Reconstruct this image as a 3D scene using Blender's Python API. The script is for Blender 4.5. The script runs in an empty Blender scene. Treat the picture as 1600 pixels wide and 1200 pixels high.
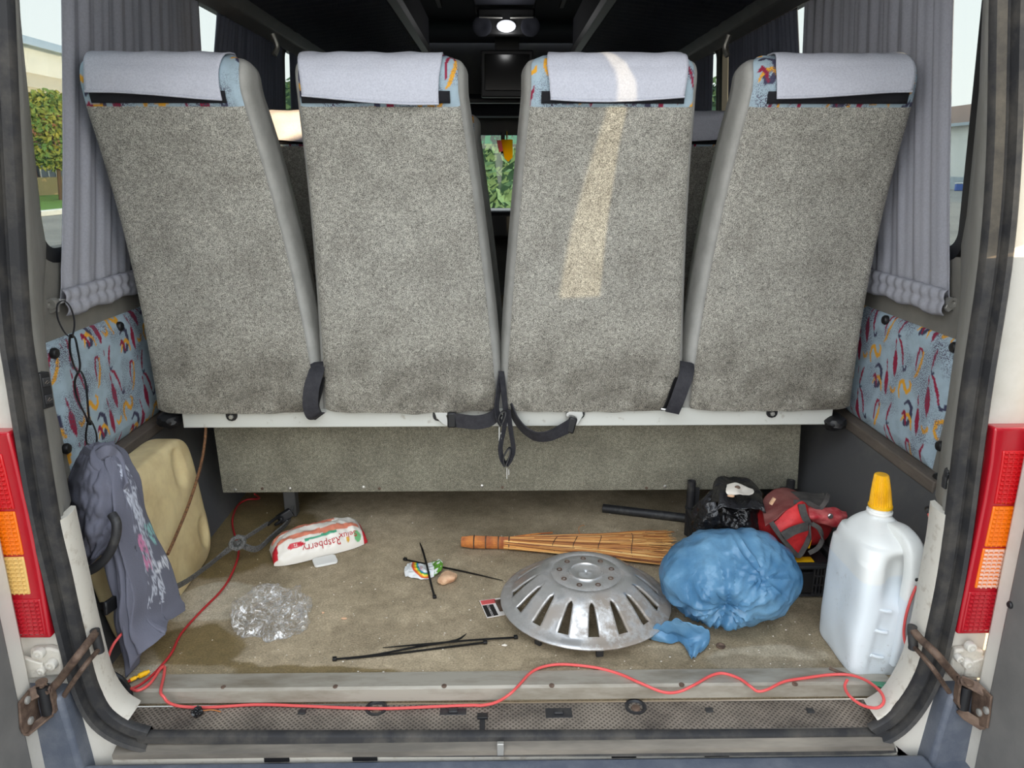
import bpy, bmesh, math, random
import numpy as np
from mathutils import Vector, Matrix, noise as mn

random.seed(7)
SC = bpy.context.scene
COL = SC.collection

# ------------------------------------------------------------------ camera
F = 1180.0                                   # focal length in pixels of a 1600 x 1200 frame
CAM = Vector((-0.01, -1.22, 0.95))
PITCH = math.atan(338 / F)
YAW = math.radians(0.9)
cd = bpy.data.cameras.new('camera')
cd.sensor_width = 36.0
cd.lens = F / 1600 * 36.0
cd.clip_start = 0.02
cd.clip_end = 400
cam = bpy.data.objects.new('camera', cd)
COL.objects.link(cam)
cam.location = CAM
cam.rotation_euler = (math.pi / 2 - PITCH, 0, -YAW)
SC.camera = cam
_cp, _sp, _cy, _sy = math.cos(PITCH), math.sin(PITCH), math.cos(YAW), math.sin(YAW)
_fw = Vector((_sy * _cp, _cy * _cp, -_sp)); _rt = Vector((_cy, -_sy, 0)); _up = Vector((_sy * _sp, _cy * _sp, _cp))


def at(px, py, X=None, Y=None, Z=None):
    """measured point of the photograph -> place in the van, on the plane X, Y or Z"""
    d = _fw + _rt * ((px - 800) / F) - _up * ((py - 600) / F)
    if Y is not None: t = (Y - CAM.y) / d.y
    elif Z is not None: t = (Z - CAM.z) / d.z
    else: t = (X - CAM.x) / d.x
    return CAM + d * t


# ------------------------------------------------------------------ light
world = bpy.data.worlds.new('World'); SC.world = world
world.use_nodes = True
wn = world.node_tree; wn.nodes.clear()
wo = wn.nodes.new('ShaderNodeOutputWorld'); wb = wn.nodes.new('ShaderNodeBackground')
wt = wn.nodes.new('ShaderNodeTexCoord'); ws = wn.nodes.new('ShaderNodeSeparateXYZ'); wr = wn.nodes.new('ShaderNodeValToRGB')
wn.links.new(wt.outputs['Generated'], ws.inputs[0]); wn.links.new(ws.outputs['Z'], wr.inputs[0])
wn.links.new(wr.outputs[0], wb.inputs[0]); wn.links.new(wb.outputs[0], wo.inputs[0])
wr.color_ramp.elements[0].position = 0.0; wr.color_ramp.elements[0].color = (1.0, 0.97, 0.92, 1)
wr.color_ramp.elements[1].position = 0.7; wr.color_ramp.elements[1].color = (0.78, 0.86, 0.95, 1)
wb.inputs[1].default_value = 2.0

sd = bpy.data.lights.new('sun', 'SUN'); sun = bpy.data.objects.new('sun', sd); COL.objects.link(sun)
SUN_DIR = Vector((-0.61, 0.793, -0.20)).normalized()
sun.rotation_euler = SUN_DIR.to_track_quat('-Z', 'Y').to_euler()
sun.location = (6, -2, 4)
sd.energy = 6.0; sd.angle = math.radians(0.6); sd.color = (1.0, 0.72, 0.42)

vs = SC.view_settings
SC.display_settings.display_device = 'sRGB'
vs.view_transform = 'Standard'
try: vs.look = 'None'
except Exception: pass
vs.exposure = 0.93; vs.gamma = 1.0
vs.use_curve_mapping = False


# ------------------------------------------------------------------ materials
def S(r, g, b):
    f = lambda c: (c / 255) / 12.92 if c <= 10 else (((c / 255) + 0.055) / 1.055) ** 2.4
    return (f(r), f(g), f(b), 1.0)


class NT:
    def __init__(s, name):
        s.m = bpy.data.materials.new(name); s.m.use_nodes = True
        s.t = s.m.node_tree; s.t.nodes.clear()
        s.out = s.t.nodes.new('ShaderNodeOutputMaterial')
        s.p = s.t.nodes.new('ShaderNodeBsdfPrincipled')
        s.t.links.new(s.p.outputs[0], s.out.inputs[0])
        s.tc = s.t.nodes.new('ShaderNodeTexCoord')

    def n(s, ty, **k):
        nd = s.t.nodes.new(ty)
        for a, b in k.items(): setattr(nd, a, b)
        return nd

    def l(s, a, b): s.t.links.new(a, b)

    def noise(s, scale, detail=3, rough=0.55, vec=None, stretch=None, dist=0.0):
        nd = s.n('ShaderNodeTexNoise'); nd.inputs['Scale'].default_value = scale
        nd.inputs['Detail'].default_value = detail; nd.inputs['Roughness'].default_value = rough
        nd.inputs['Distortion'].default_value = dist
        v = vec or s.tc.outputs['Object']
        if stretch:
            mp = s.n('ShaderNodeMapping'); mp.inputs['Scale'].default_value = stretch
            s.l(v, mp.inputs[0]); v = mp.outputs[0]
        s.l(v, nd.inputs['Vector'])
        return nd.outputs[0]

    def ramp(s, fac, *stops, const=False):
        r = s.n('ShaderNodeValToRGB'); e = r.color_ramp.elements
        if const: r.color_ramp.interpolation = 'CONSTANT'
        while len(e) < len(stops): e.new(0.5)
        for el, (p, c) in zip(e, stops):
            el.position = p; el.color = c if len(c) == 4 else (*c, 1)
        s.l(fac, r.inputs[0]); return r.outputs[0]

    def mix(s, fac, a, b, mode='MIX'):
        m = s.n('ShaderNodeMix', data_type='RGBA', blend_type=mode)
        for i, v in ((0, fac), (6, a), (7, b)):
            if hasattr(v, 'is_linked') or hasattr(v, 'links'): s.l(v, m.inputs[i])
            else: m.inputs[i].default_value = v
        return m.outputs[2]

    def bump(s, h, strength=0.3, dist=0.01):
        b = s.n('ShaderNodeBump'); b.inputs['Strength'].default_value = strength; b.inputs['Distance'].default_value = dist
        s.l(h, b.inputs['Height']); s.l(b.outputs[0], s.p.inputs['Normal'])

    def col(s, v):
        if hasattr(v, 'links'): s.l(v, s.p.inputs['Base Color'])
        else: s.p.inputs['Base Color'].default_value = v

    def set(s, **k):
        for a, b in k.items(): s.p.inputs[a.replace('_', ' ')].default_value = b
        return s


B_, W_ = (0, 0, 0, 1), (1, 1, 1, 1)


def mat(name, col, rough=0.6, metal=0.0, col2=None, scale=30, lo=0.4, hi=0.65, bump=None, stretch=None, **k):
    t = NT(name)
    if col2 is not None:
        t.col(t.ramp(t.noise(scale, 5, 0.65, stretch=stretch), (lo, col), (hi, col2)))
    else: t.col(col)
    t.set(Roughness=rough, Metallic=metal, **k)
    if bump: t.bump(t.noise(bump[0], 4, 0.6, stretch=stretch), bump[1], bump[2] if len(bump) > 2 else 0.004)
    return t.m


def attr_mat(name, rough=0.8, speck=None, bump=None, **k):
    t = NT(name)
    a = t.n('ShaderNodeAttribute', attribute_name='Col').outputs[0]
    if speck:                       # (scale, dark colour, amount)
        d = t.ramp(t.noise(speck[0], 1, 0.5), (0.50, B_), (0.56, W_))
        big = t.ramp(t.noise(speck[3] if len(speck) > 3 else 14, 2), (0.45, B_), (0.62, W_))
        f = t.mix(1.0, d, big, 'MULTIPLY')
        a = t.mix(f, a, speck[1])
    t.col(a); t.set(Roughness=rough, **k)
    if bump: t.bump(t.noise(bump[0], 3), bump[1], 0.003)
    return t.m


M = {}


def carpet(name, dark, light, grime=True):
    t = NT(name)
    n1 = t.noise(520, 2, 0.7); n2 = t.noise(120, 3, 0.6); n3 = t.noise(11, 4, 0.6)
    c = t.ramp(n1, (0.36, dark), (0.62, light))
    c2 = t.ramp(n2, (0.35, (0.78, 0.78, 0.78)), (0.65, (1.16, 1.16, 1.16)))
    c = t.mix(1.0, c, c2, 'MULTIPLY')
    c = t.mix(1.0, c, t.ramp(n3, (0.35, (0.82, 0.81, 0.79)), (0.62, (1.08, 1.08, 1.06))), 'MULTIPLY')
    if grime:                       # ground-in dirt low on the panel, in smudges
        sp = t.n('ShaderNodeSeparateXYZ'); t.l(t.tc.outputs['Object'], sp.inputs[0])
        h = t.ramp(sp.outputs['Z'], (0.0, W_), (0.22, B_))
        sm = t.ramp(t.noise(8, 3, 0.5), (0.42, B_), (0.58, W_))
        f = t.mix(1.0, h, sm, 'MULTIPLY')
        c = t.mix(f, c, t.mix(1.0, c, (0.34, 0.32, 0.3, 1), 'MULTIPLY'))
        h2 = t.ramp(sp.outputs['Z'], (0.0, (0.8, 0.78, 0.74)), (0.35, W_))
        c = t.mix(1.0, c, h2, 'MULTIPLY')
    t.col(c); t.set(Roughness=0.95); t.bump(n1, 0.5, 0.003)
    return t.m


M['carpet'] = carpet('grey_carpet', S(95, 93, 88), S(198, 195, 186))
M['board'] = carpet('board_carpet', S(84, 83, 72), S(156, 152, 136), False)
M['vinyl'] = mat('grey_vinyl', S(178, 177, 172), 0.5, col2=S(164, 163, 158), scale=20, bump=(160, 0.12, 0.002))
M['cloth_white'] = mat('cover_cloth', S(205, 207, 218), 0.9, col2=S(190, 192, 204), scale=300, bump=(500, 0.25, 0.002))
M['velcro'] = mat('velcro', S(30, 30, 36), 0.95, bump=(500, 0.5))
M['fabric'] = attr_mat('patterned_fabric', 0.9, (420, S(84, 76, 96), 1, 13), (500, 0.3))
M['wall'] = mat('wall_grey', S(128, 125, 118), 0.6, col2=S(112, 110, 105), scale=7)
M['wall_dark'] = mat('wall_dark', S(84, 84, 85), 0.55, col2=S(100, 99, 96), scale=6, lo=0.5, hi=0.75, bump=(60, 0.05))
M['pillar'] = mat('pillar_trim', S(132, 130, 124), 0.55, col2=S(118, 116, 110), scale=9, bump=(200, 0.08))
M['rubber'] = mat('rubber', S(36, 36, 38), 0.6, col2=S(78, 74, 68), scale=16, lo=0.42, hi=0.75, bump=(90, 0.15))
M['rubber_dusty'] = mat('rubber_dusty', S(92, 87, 80), 0.7, col2=S(140, 132, 120), scale=16, lo=0.4, hi=0.75, bump=(60, 0.2), stretch=(0.2, 1, 1))
M['paint'] = mat('white_paint', S(204, 200, 191), 0.35, col2=S(186, 181, 169), scale=10, lo=0.45, hi=0.8)
M['paint_dirty'] = mat('dirty_white_paint', S(202, 197, 186), 0.5, col2=S(150, 136, 118), scale=48, lo=0.54, hi=0.8)
M['trim_grey'] = mat('door_trim', S(112, 110, 107), 0.6, col2=S(98, 97, 95), scale=8)
M['black'] = mat('black_plastic', S(26, 26, 28), 0.45)
M['black_dusty'] = mat('black_plastic_dusty', S(38, 38, 40), 0.55, col2=S(74, 72, 68), scale=30, lo=0.5, hi=0.8)
M['webbing'] = mat('belt_webbing', S(40, 40, 46), 0.7, bump=(900, 0.35), col2=S(54, 53, 58), scale=60)
M['steel'] = mat('bright_steel', S(215, 215, 212), 0.3, 0.9)
M['zinc'] = mat('zinc', S(178, 176, 170), 0.42, 0.6)
M['alu'] = mat('worn_aluminium', S(172, 166, 154), 0.5, 0.35, col2=S(128, 118, 102), scale=22, lo=0.45, hi=0.75, stretch=(0.25, 1, 1), bump=(80, 0.1))
M['rail'] = mat('rail_paint', S(206, 207, 200), 0.45, col2=S(150, 140, 124), scale=45, lo=0.6, hi=0.78)
M['rust'] = mat('rusty_steel', S(112, 92, 78), 0.7, 0.25, col2=S(70, 54, 46), scale=40, bump=(120, 0.4))
M['wood'] = mat('rail_trim', S(112, 102, 92), 0.7, col2=S(88, 80, 74), scale=30, stretch=(1, .2, 1))
M['red_wire'] = mat('red_wire', S(214, 84, 82), 0.45)
M['red_wire_dk'] = mat('red_wire_deep', S(176, 38, 44), 0.45)
M['yellow'] = mat('yellow_plastic', S(240, 184, 20), 0.4, col2=S(220, 160, 14), scale=25)
M['bumper'] = mat('bumper_plastic', S(84, 90, 102), 0.5, col2=S(112, 116, 124), scale=18, lo=0.45, hi=0.8, bump=(300, 0.2))
M['straw'] = attr_mat('straw', 0.6)
M['straw_red'] = mat('straw_handle', S(206, 132, 66), 0.5, col2=S(156, 84, 50), scale=26)
M['tie'] = mat('cable_tie', S(20, 20, 22), 0.4)
M['rope'] = mat('brown_rope', S(140, 98, 64), 0.8, col2=S(74, 52, 40), scale=220, bump=(260, 0.6))
M['strap'] = mat('grey_strap', S(112, 112, 110), 0.8, col2=S(60, 60, 60), scale=260, bump=(300, 0.5))
M['paper'] = attr_mat('printed_film', 0.35)
M['white'] = mat('white_plastic', S(236, 236, 232), 0.35)
M['tissue'] = mat('tissue', S(228, 220, 208), 0.9)
M['beige'] = mat('beige_paper', S(222, 184, 148), 0.7, col2=S(200, 150, 118), scale=60)
M['curtain_dummy'] = None


def curtain_mat(name, c, tl_=0.22):
    t = NT(name); t.col(t.ramp(t.noise(220, 2), (0.35, c), (0.7, tuple(x * 0.86 for x in c[:3]))))
    t.set(Roughness=0.85)
    tr = t.n('ShaderNodeBsdfTranslucent'); tr.inputs[0].default_value = c
    mx = t.n('ShaderNodeMixShader'); mx.inputs[0].default_value = tl_
    t.l(t.p.outputs[0], mx.inputs[1]); t.l(tr.outputs[0], mx.inputs[2]); t.l(mx.outputs[0], t.out.inputs[0])
    t.bump(t.noise(600, 2), 0.15, 0.002)
    return t.m


M['curtain'] = curtain_mat('curtain_cloth', S(188, 189, 199))
M['curtain2'] = curtain_mat('curtain_cloth_slate', S(120, 124, 140))


def glass_mat(name, tint, gloss=0.08):
    t = NT(name); t.t.nodes.remove(t.p)
    a = t.n('ShaderNodeBsdfTransparent'); a.inputs[0].default_value = tint
    g = t.n('ShaderNodeBsdfGlossy'); g.inputs['Roughness'].default_value = 0.02
    m = t.n('ShaderNodeMixShader'); m.inputs[0].default_value = gloss
    t.l(a.outputs[0], m.inputs[1]); t.l(g.outputs[0], m.inputs[2]); t.l(m.outputs[0], t.out.inputs[0])
    return t.m


M['glass'] = glass_mat('window_glass', (0.5, 0.53, 0.53, 1), 0.05)
M['glass_teal'] = glass_mat('sun_strip_glass', (0.05, 0.35, 0.38, 1), 0.05)


def crumple_mat(name, c, c2, rough, trans=0.0, clear=0.0, sc=40, bs=0.5):
    t = NT(name)
    v = t.n('ShaderNodeTexVoronoi', feature='DISTANCE_TO_EDGE')
    w = t.noise(sc * 0.6, 3); mp = t.mix(0.12, t.tc.outputs['Object'], w)
    t.l(mp, v.inputs['Vector']); v.inputs['Scale'].default_value = sc
    t.col(t.ramp(t.noise(sc * 0.35, 4), (0.38, c), (0.66, c2)))
    t.set(Roughness=rough)
    h = t.mix(0.5, v.outputs[0], t.noise(sc * 1.6, 4, 0.6))
    t.bump(h, bs, 0.012)
    if trans:
        tr = t.n('ShaderNodeBsdfTranslucent'); tr.inputs[0].default_value = c2
        mx = t.n('ShaderNodeMixShader'); mx.inputs[0].default_value = trans
        t.l(t.p.outputs[0], mx.inputs[1]); t.l(tr.outputs[0], mx.inputs[2]); t.l(mx.outputs[0], t.out.inputs[0])
    if clear:                       # thin film: mostly see-through, sharp sheen on the creases
        tr = t.n('ShaderNodeBsdfTransparent'); gl = t.n('ShaderNodeBsdfGlossy'); gl.inputs['Roughness'].default_value = 0.12
        for l_ in list(t.p.inputs['Normal'].links): t.l(l_.from_socket, gl.inputs['Normal'])
        m1 = t.n('ShaderNodeMixShader'); m1.inputs[0].default_value = 0.55
        t.l(t.p.outputs[0], m1.inputs[1]); t.l(gl.outputs[0], m1.inputs[2])
        mx = t.n('ShaderNodeMixShader')
        t.l(t.ramp(v.outputs[0], (0.0, (clear * .35,) * 3), (0.12, (clear,) * 3)), mx.inputs[0])
        t.l(m1.outputs[0], mx.inputs[1]); t.l(tr.outputs[0], mx.inputs[2]); t.l(mx.outputs[0], t.out.inputs[0])
    return t.m


M['bag_blue'] = crumple_mat('blue_plastic_film', S(80, 130, 170), S(122, 170, 204), 0.2, trans=0.3, sc=34, bs=0.25)
M['bag_black'] = crumple_mat('black_plastic_film', S(24, 24, 26), S(44, 44, 47), 0.22, sc=34, bs=0.5)
M['bag_clear'] = crumple_mat('clear_plastic_film', S(225, 222, 218), S(240, 240, 240), 0.08, clear=0.88, sc=44, bs=0.8)
M['bag_red'] = mat('red_canvas', S(206, 44, 46), 0.6, col2=S(168, 34, 38), scale=18, bump=(60, 0.4))
M['bag_dusty'] = mat('dusty_red_canvas', S(150, 92, 86), 0.8, col2=S(128, 58, 56), scale=16, bump=(40, 0.5))
M['bag_pink'] = mat('worn_red_canvas', S(214, 110, 108), 0.6, col2=S(180, 40, 52), scale=30, bump=(50, 0.4))
M['bag_trim'] = mat('grey_binding', S(66, 63, 62), 0.85, col2=S(88, 84, 80), scale=40)
M['shirt'] = attr_mat('shirt_jersey', 0.95, None, (260, 0.25))


def floor_mat():
    t = NT('van_floor')
    a = t.n('ShaderNodeAttribute', attribute_name='Col').outputs[0]
    n = t.noise(260, 3, 0.6); n2 = t.noise(40, 4, 0.6)
    c = t.mix(1.0, a, t.ramp(n, (0.3, (0.62, 0.62, 0.6)), (0.7, (1.2, 1.2, 1.2))), 'MULTIPLY')
    c = t.mix(1.0, c, t.ramp(n2, (0.3, (0.8, 0.8, 0.78)), (0.7, (1.12, 1.11, 1.1))), 'MULTIPLY')
    t.col(c)
    al = t.n('ShaderNodeAttribute', attribute_name='Wet').outputs['Fac']
    t.l(t.ramp(al, (0.0, (0.9,) * 3), (1.0, (0.42,) * 3)), t.p.inputs['Roughness'])
    t.bump(n, 0.35, 0.003)
    return t.m


M['floor'] = floor_mat()


def tread_mat():
    t = NT('tread_plate')
    mp = t.n('ShaderNodeMapping'); mp.inputs['Rotation'].default_value = (0, 0, math.radians(45))
    t.l(t.tc.outputs['Object'], mp.inputs[0])
    ck = t.n('ShaderNodeTexVoronoi', distance='CHEBYCHEV'); ck.inputs['Scale'].default_value = 135
    ck.inputs['Randomness'].default_value = 0.0; t.l(mp.outputs[0], ck.inputs['Vector'])
    pit = t.ramp(ck.outputs['Distance'], (0.22, B_), (0.34, W_))
    base = t.ramp(t.noise(9, 4, 0.6), (0.35, S(92, 84, 76)), (0.62, S(142, 131, 118)))
    drk = t.mix(1.0, base, (0.4, 0.39, 0.38, 1), 'MULTIPLY')
    t.col(t.mix(pit, drk, base)); t.set(Roughness=0.75); t.bump(pit, 0.6, 0.002)
    return t.m


M['tread'] = tread_mat()
M['lens_red'] = mat('red_lens', S(168, 20, 34), 0.2, Coat_Weight=0.5)
M['lens_redb'] = mat('bright_red_lens', S(190, 14, 22), 0.2, Coat_Weight=0.5)
M['lens_amber'] = mat('amber_lens', S(226, 112, 6), 0.2, Coat_Weight=0.5)
M['lens_clear'] = mat('pale_lens', S(214, 176, 104), 0.2, Coat_Weight=0.5)
M['lens_white'] = mat('white_lens', S(220, 176, 156), 0.2, Coat_Weight=0.5)


def silver_mat():
    t = NT('silver_hubcap')
    n = t.noise(14, 6, 0.7); n2 = t.noise(4, 3)
    dirt = t.mix(1.0, t.ramp(n, (0.42, B_), (0.56, W_)), t.ramp(n2, (0.35, (.25, .25, .25)), (0.6, W_)), 'MULTIPLY')
    t.col(t.mix(dirt, S(206, 206, 206), S(142, 133, 124)))
    t.l(t.ramp(dirt, (0, (0.3,) * 3), (1, (0.7,) * 3)), t.p.inputs['Roughness'])
    t.l(t.ramp(dirt, (0, (0.75,) * 3), (1, (0.1,) * 3)), t.p.inputs['Metallic'])
    return t.m


M['silver'] = silver_mat()


def can_mat():
    t = NT('cream_canister_plastic')
    t.col(t.ramp(t.noise(9, 4, 0.6), (0.4, S(226, 208, 160)), (0.75, S(186, 162, 118))))
    t.set(Roughness=0.42, Subsurface_Weight=0.15)
    t.p.inputs['Subsurface Radius'].default_value = (0.02, 0.015, 0.008)
    return t.m


M['can'] = can_mat()


def jug_mat():
    t = NT('white_jug_plastic')
    d = t.ramp(t.noise(60, 5, 0.75), (0.56, B_), (0.70, W_))
    big = t.ramp(t.noise(6, 2), (0.45, B_), (0.65, W_))
    a = t.n('ShaderNodeAttribute', attribute_name='Col').outputs[0]
    t.col(t.mix(t.mix(1.0, d, big, 'MULTIPLY'), a, S(150, 148, 142)))
    t.set(Roughness=0.4, Subsurface_Weight=0.2)
    t.p.inputs['Subsurface Radius'].default_value = (0.02, 0.02, 0.02)
    return t.m


M['jug'] = jug_mat()
M['pleat'] = mat('pleated_dark_cloth', S(58, 62, 80), 0.85, bump=(40, 0.9, 0.02), stretch=(6, 1, 1))
M['ceiling'] = mat('ceiling_board', S(38, 40, 50), 0.8)
M['dark_trim'] = mat('dark_trim', S(70, 70, 72), 0.5)
M['screen'] = mat('screen', S(8, 9, 12), 0.15)
M['asphalt'] = mat('asphalt', S(150, 148, 142), 0.95, col2=S(128, 127, 123), scale=0.4)
M['grass'] = mat('grass', S(106, 148, 60), 0.95, col2=S(84, 126, 48), scale=3)
M['leaf'] = mat('leaves', S(88, 126, 66), 0.8, col2=S(160, 152, 60), scale=1.4)
M['hedge'] = mat('hedge_leaves', S(70, 104, 70), 0.8, col2=S(96, 130, 92), scale=2)
M['bark'] = mat('bark', S(90, 74, 60), 0.9)
M['concrete'] = mat('pale_render', S(236, 238, 232), 0.9, col2=S(224, 226, 220), scale=0.6)
M['metal_sheet'] = mat('sheet_roof', S(176, 190, 198), 0.5, col2=S(160, 174, 182), scale=2)
M['beige_roof'] = mat('beige_roof', S(206, 194, 168), 0.8)
M['brick_red'] = mat('brick', S(150, 100, 84), 0.9)
M['dark_glass'] = mat('dark_glazing', S(74, 92, 104), 0.2)
M['tile_brown'] = mat('roof_tile', S(132, 110, 98), 0.9)
M['dirt'] = mat('dirt_bank', S(196, 170, 120), 0.95)
M['blue'] = mat('blue_paint', S(70, 110, 190), 0.5)
M['pennant'] = curtain_mat('pennant_cloth', S(255, 206, 30), .8)
M['pink'] = curtain_mat('pink_cloth', S(240, 150, 150), .8)
M['green'] = mat('green_film', S(60, 130, 96), 0.4)
M['cushion'] = mat('seat_cushion', S(92, 104, 118), 0.9)
tl = NT('lamp_lens'); tl.p.inputs['Emission Color'].default_value = (0.9, 0.92, 1, 1); tl.p.inputs['Emission Strength'].default_value = 0.5; M['lamp'] = tl.m


# ------------------------------------------------------------------ mesh helpers
WM = {}


def crom(pts, n=8, closed=False):
    P = [Vector(p) for p in pts]; out = []; N = len(P)
    rng = range(N if closed else N - 1)
    for i in rng:
        if closed: a, b, c, d = P[i - 1], P[i], P[(i + 1) % N], P[(i + 2) % N]
        else: a, b, c, d = P[max(i - 1, 0)], P[i], P[i + 1], P[min(i + 2, N - 1)]
        for k in range(n):
            t = k / n
            out.append(0.5 * ((2 * b) + (c - a) * t + (2 * a - 5 * b + 4 * c - d) * t * t + (3 * b - a - 3 * c + d) * t ** 3))
    if not closed: out.append(P[-1])
    return out


class MB:
    def __init__(s): s.v = []; s.f = []; s.c = []

    def add(s, v, f):
        o = len(s.v); s.v += [Vector(p) for p in v]; s.f += [tuple(i + o for i in q) for q in f]; return s

    def box(s, x0, x1, y0, y1, z0, z1):
        return s.add([(x0, y0, z0), (x1, y0, z0), (x1, y1, z0), (x0, y1, z0), (x0, y0, z1), (x1, y0, z1), (x1, y1, z1), (x0, y1, z1)],
                     [(0, 3, 2, 1), (4, 5, 6, 7), (0, 1, 5, 4), (1, 2, 6, 5), (2, 3, 7, 6), (3, 0, 4, 7)])

    def obox(s, c, ax, ay, az):
        c, ax, ay, az = map(Vector, (c, ax, ay, az))
        return s.add([c + ax * i + ay * j + az * k for k in (-1, 1) for i, j in ((-1, -1), (1, -1), (1, 1), (-1, 1))],
                     [(0, 3, 2, 1), (4, 5, 6, 7), (0, 1, 5, 4), (1, 2, 6, 5), (2, 3, 7, 6), (3, 0, 4, 7)])

    def grid(s, fn, nu, nv, cu=False, cv=False):
        o = len(s.v)
        for j in range(nv):
            for i in range(nu):
                s.v.append(Vector(fn(i / (nu if cu else nu - 1), j / (nv if cv else nv - 1))))
        for j in range(nv if cv else nv - 1):
            for i in range(nu if cu else nu - 1):
                a, b = i, (i + 1) % nu; c, d = j, (j + 1) % nv
                s.f.append((o + c * nu + a, o + c * nu + b, o + d * nu + b, o + d * nu + a))
        return s

    def sweep(s, pts, prof, side=None, closed=False, caps=True, scale=None):
        """profile [(a,b)] closed loop, a along side vector, b along the normal"""
        P = [Vector(p) for p in pts]; N = len(P); m = len(prof); o = len(s.v); prev = None
        for i in range(N):
            t = (P[(i + 1) % N] - P[i - 1]) if closed else (P[min(i + 1, N - 1)] - P[max(i - 1, 0)])
            t = t.normalized() if t.length > 1e-9 else Vector((0, 0, 1))
            if side is not None:
                sv = Vector(side[i]) if isinstance(side, list) else Vector(side)
                sv = sv - t * sv.dot(t)
            else:
                if prev is None:
                    prev = Vector((0, 0, 1)) if abs(t.z) < 0.9 else Vector((1, 0, 0))
                sv = prev - t * prev.dot(t)
            sv = sv.normalized() if sv.length > 1e-6 else t.orthogonal().normalized()
            prev = sv; nv = t.cross(sv); k = scale[i] if scale else 1
            s.v += [P[i] + sv * (a * k) + nv * (b * k) for a, b in prof]
        for i in range(N if closed else N - 1):
            j = (i + 1) % N
            for k in range(m):
                l = (k + 1) % m
                s.f.append((o + i * m + k, o + i * m + l, o + j * m + l, o + j * m + k))
        if caps and not closed:
            s.f.append(tuple(o + k for k in reversed(range(m)))); s.f.append(tuple(o + (N - 1) * m + k for k in range(m)))
        return s

    def tube(s, pts, r, n=8, closed=False, scale=None):
        return s.sweep(pts, [(r * math.cos(2 * math.pi * k / n), r * math.sin(2 * math.pi * k / n)) for k in range(n)], None, closed, True, scale)

    def ribbon(s, pts, w, th, side):
        return s.sweep(pts, [(-w / 2, -th / 2), (w / 2, -th / 2), (w / 2, th / 2), (-w / 2, th / 2)], side)

    def lathe(s, prof, n=32, c=(0, 0, 0), ax=(0, 0, 1)):
        c = Vector(c); ax = Vector(ax).normalized(); u = ax.orthogonal().normalized(); w = ax.cross(u); o = len(s.v); m = len(prof)
        for k in range(n):
            a = 2 * math.pi * k / n; d = u * math.cos(a) + w * math.sin(a)
            s.v += [c + d * r + ax * h for r, h in prof]
        for k in range(n):
            l = (k + 1) % n
            for j in range(m - 1):
                s.f.append((o + k * m + j, o + l * m + j, o + l * m + j + 1, o + k * m + j + 1))
        return s

    def disc(s, c, r, h, ax=(0, 0, 1), n=12):
        return s.lathe([(1e-5, 0), (r, 0), (r, h * 0.7), (r * 0.75, h), (1e-5, h)], n, c, ax)

    def prism(s, poly, fn, d0, d1):
        o = len(s.v); n = len(poly)
        s.v += [Vector(fn(a, b, d0)) for a, b in poly] + [Vector(fn(a, b, d1)) for a, b in poly]
        s.f += [tuple(o + i for i in reversed(range(n))), tuple(o + n + i for i in range(n))]
        s.f += [(o + i, o + (i + 1) % n, o + n + (i + 1) % n, o + n + i) for i in range(n)]
        return s

    def blob(s, c, rad, sub=5, fn=None, rot=None):
        bm = bmesh.new(); bmesh.ops.create_icosphere(bm, subdivisions=sub, radius=1); c = Vector(c); o = len(s.v)
        for v in bm.verts:
            d = v.co.normalized(); p = Vector((d.x * rad[0], d.y * rad[1], d.z * rad[2]))
            if rot: p = rot @ p
            p = fn(p, d) if fn else p
            s.v.append(c + p)
        s.f += [tuple(o + v.index for v in f.verts) for f in bm.faces]
        bm.free(); return s

    def build(s, name, m, parent=None, smooth=38, bevel=0, solid=0, sub=0, cols=None, label=None, kind=None, tri=False, seg=2, fix=True):
        me = bpy.data.meshes.new(name)
        V = s.v
        o = bpy.data.objects.new(name, me)
        if parent is not None:
            iv = WM[parent].inverted(); V = [iv @ v for v in V]; WM[o] = WM[parent]; o.parent = parent
        else:
            xs = [v.x for v in V]; ys = [v.y for v in V]; zs = [v.z for v in V]
            b = Vector(((min(xs) + max(xs)) / 2, (min(ys) + max(ys)) / 2, min(zs)))
            V = [v - b for v in V]; o.location = b; WM[o] = Matrix.Translation(b)
        me.from_pydata([tuple(v) for v in V], [], s.f); me.validate()
        if fix:
            bm = bmesh.new(); bm.from_mesh(me); bmesh.ops.recalc_face_normals(bm, faces=bm.faces); bm.to_mesh(me); bm.free()
        if smooth:
            me.polygons.foreach_set('use_smooth', [True] * len(me.polygons)); me.set_sharp_from_angle(angle=math.radians(smooth))
        if cols is not None:
            a = me.color_attributes.new('Col', 'FLOAT_COLOR', 'POINT')
            a.data.foreach_set('color', np.asarray(cols, dtype=np.float32).reshape(-1))
        me.materials.append(m if not isinstance(m, str) else M[m])
        COL.objects.link(o)
        if solid:
            d = o.modifiers.new('solid', 'SOLIDIFY'); d.thickness = solid; d.offset = 0
        if bevel:
            d = o.modifiers.new('bevel', 'BEVEL'); d.width = bevel; d.segments = seg; d.limit_method = 'ANGLE'; d.angle_limit = math.radians(40)
        if sub:
            d = o.modifiers.new('sub', 'SUBSURF'); d.levels = sub; d.render_levels = sub
        if label: o['label'] = label
        if kind: o['kind'] = kind
        return o


def tag(o, label, cat=None, group=None, kind=None):
    o['label'] = label
    if cat: o['category'] = cat
    if group: o['group'] = group
    if kind: o['kind'] = kind
    return o


def thing(name, label, cat, loc, group=None, kind=None):
    o = bpy.data.objects.new(name, None); o.empty_display_size = 0.05; COL.objects.link(o); o.location = loc
    WM[o] = Matrix.Translation(Vector(loc))
    return tag(o, label, cat, group, kind)


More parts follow.
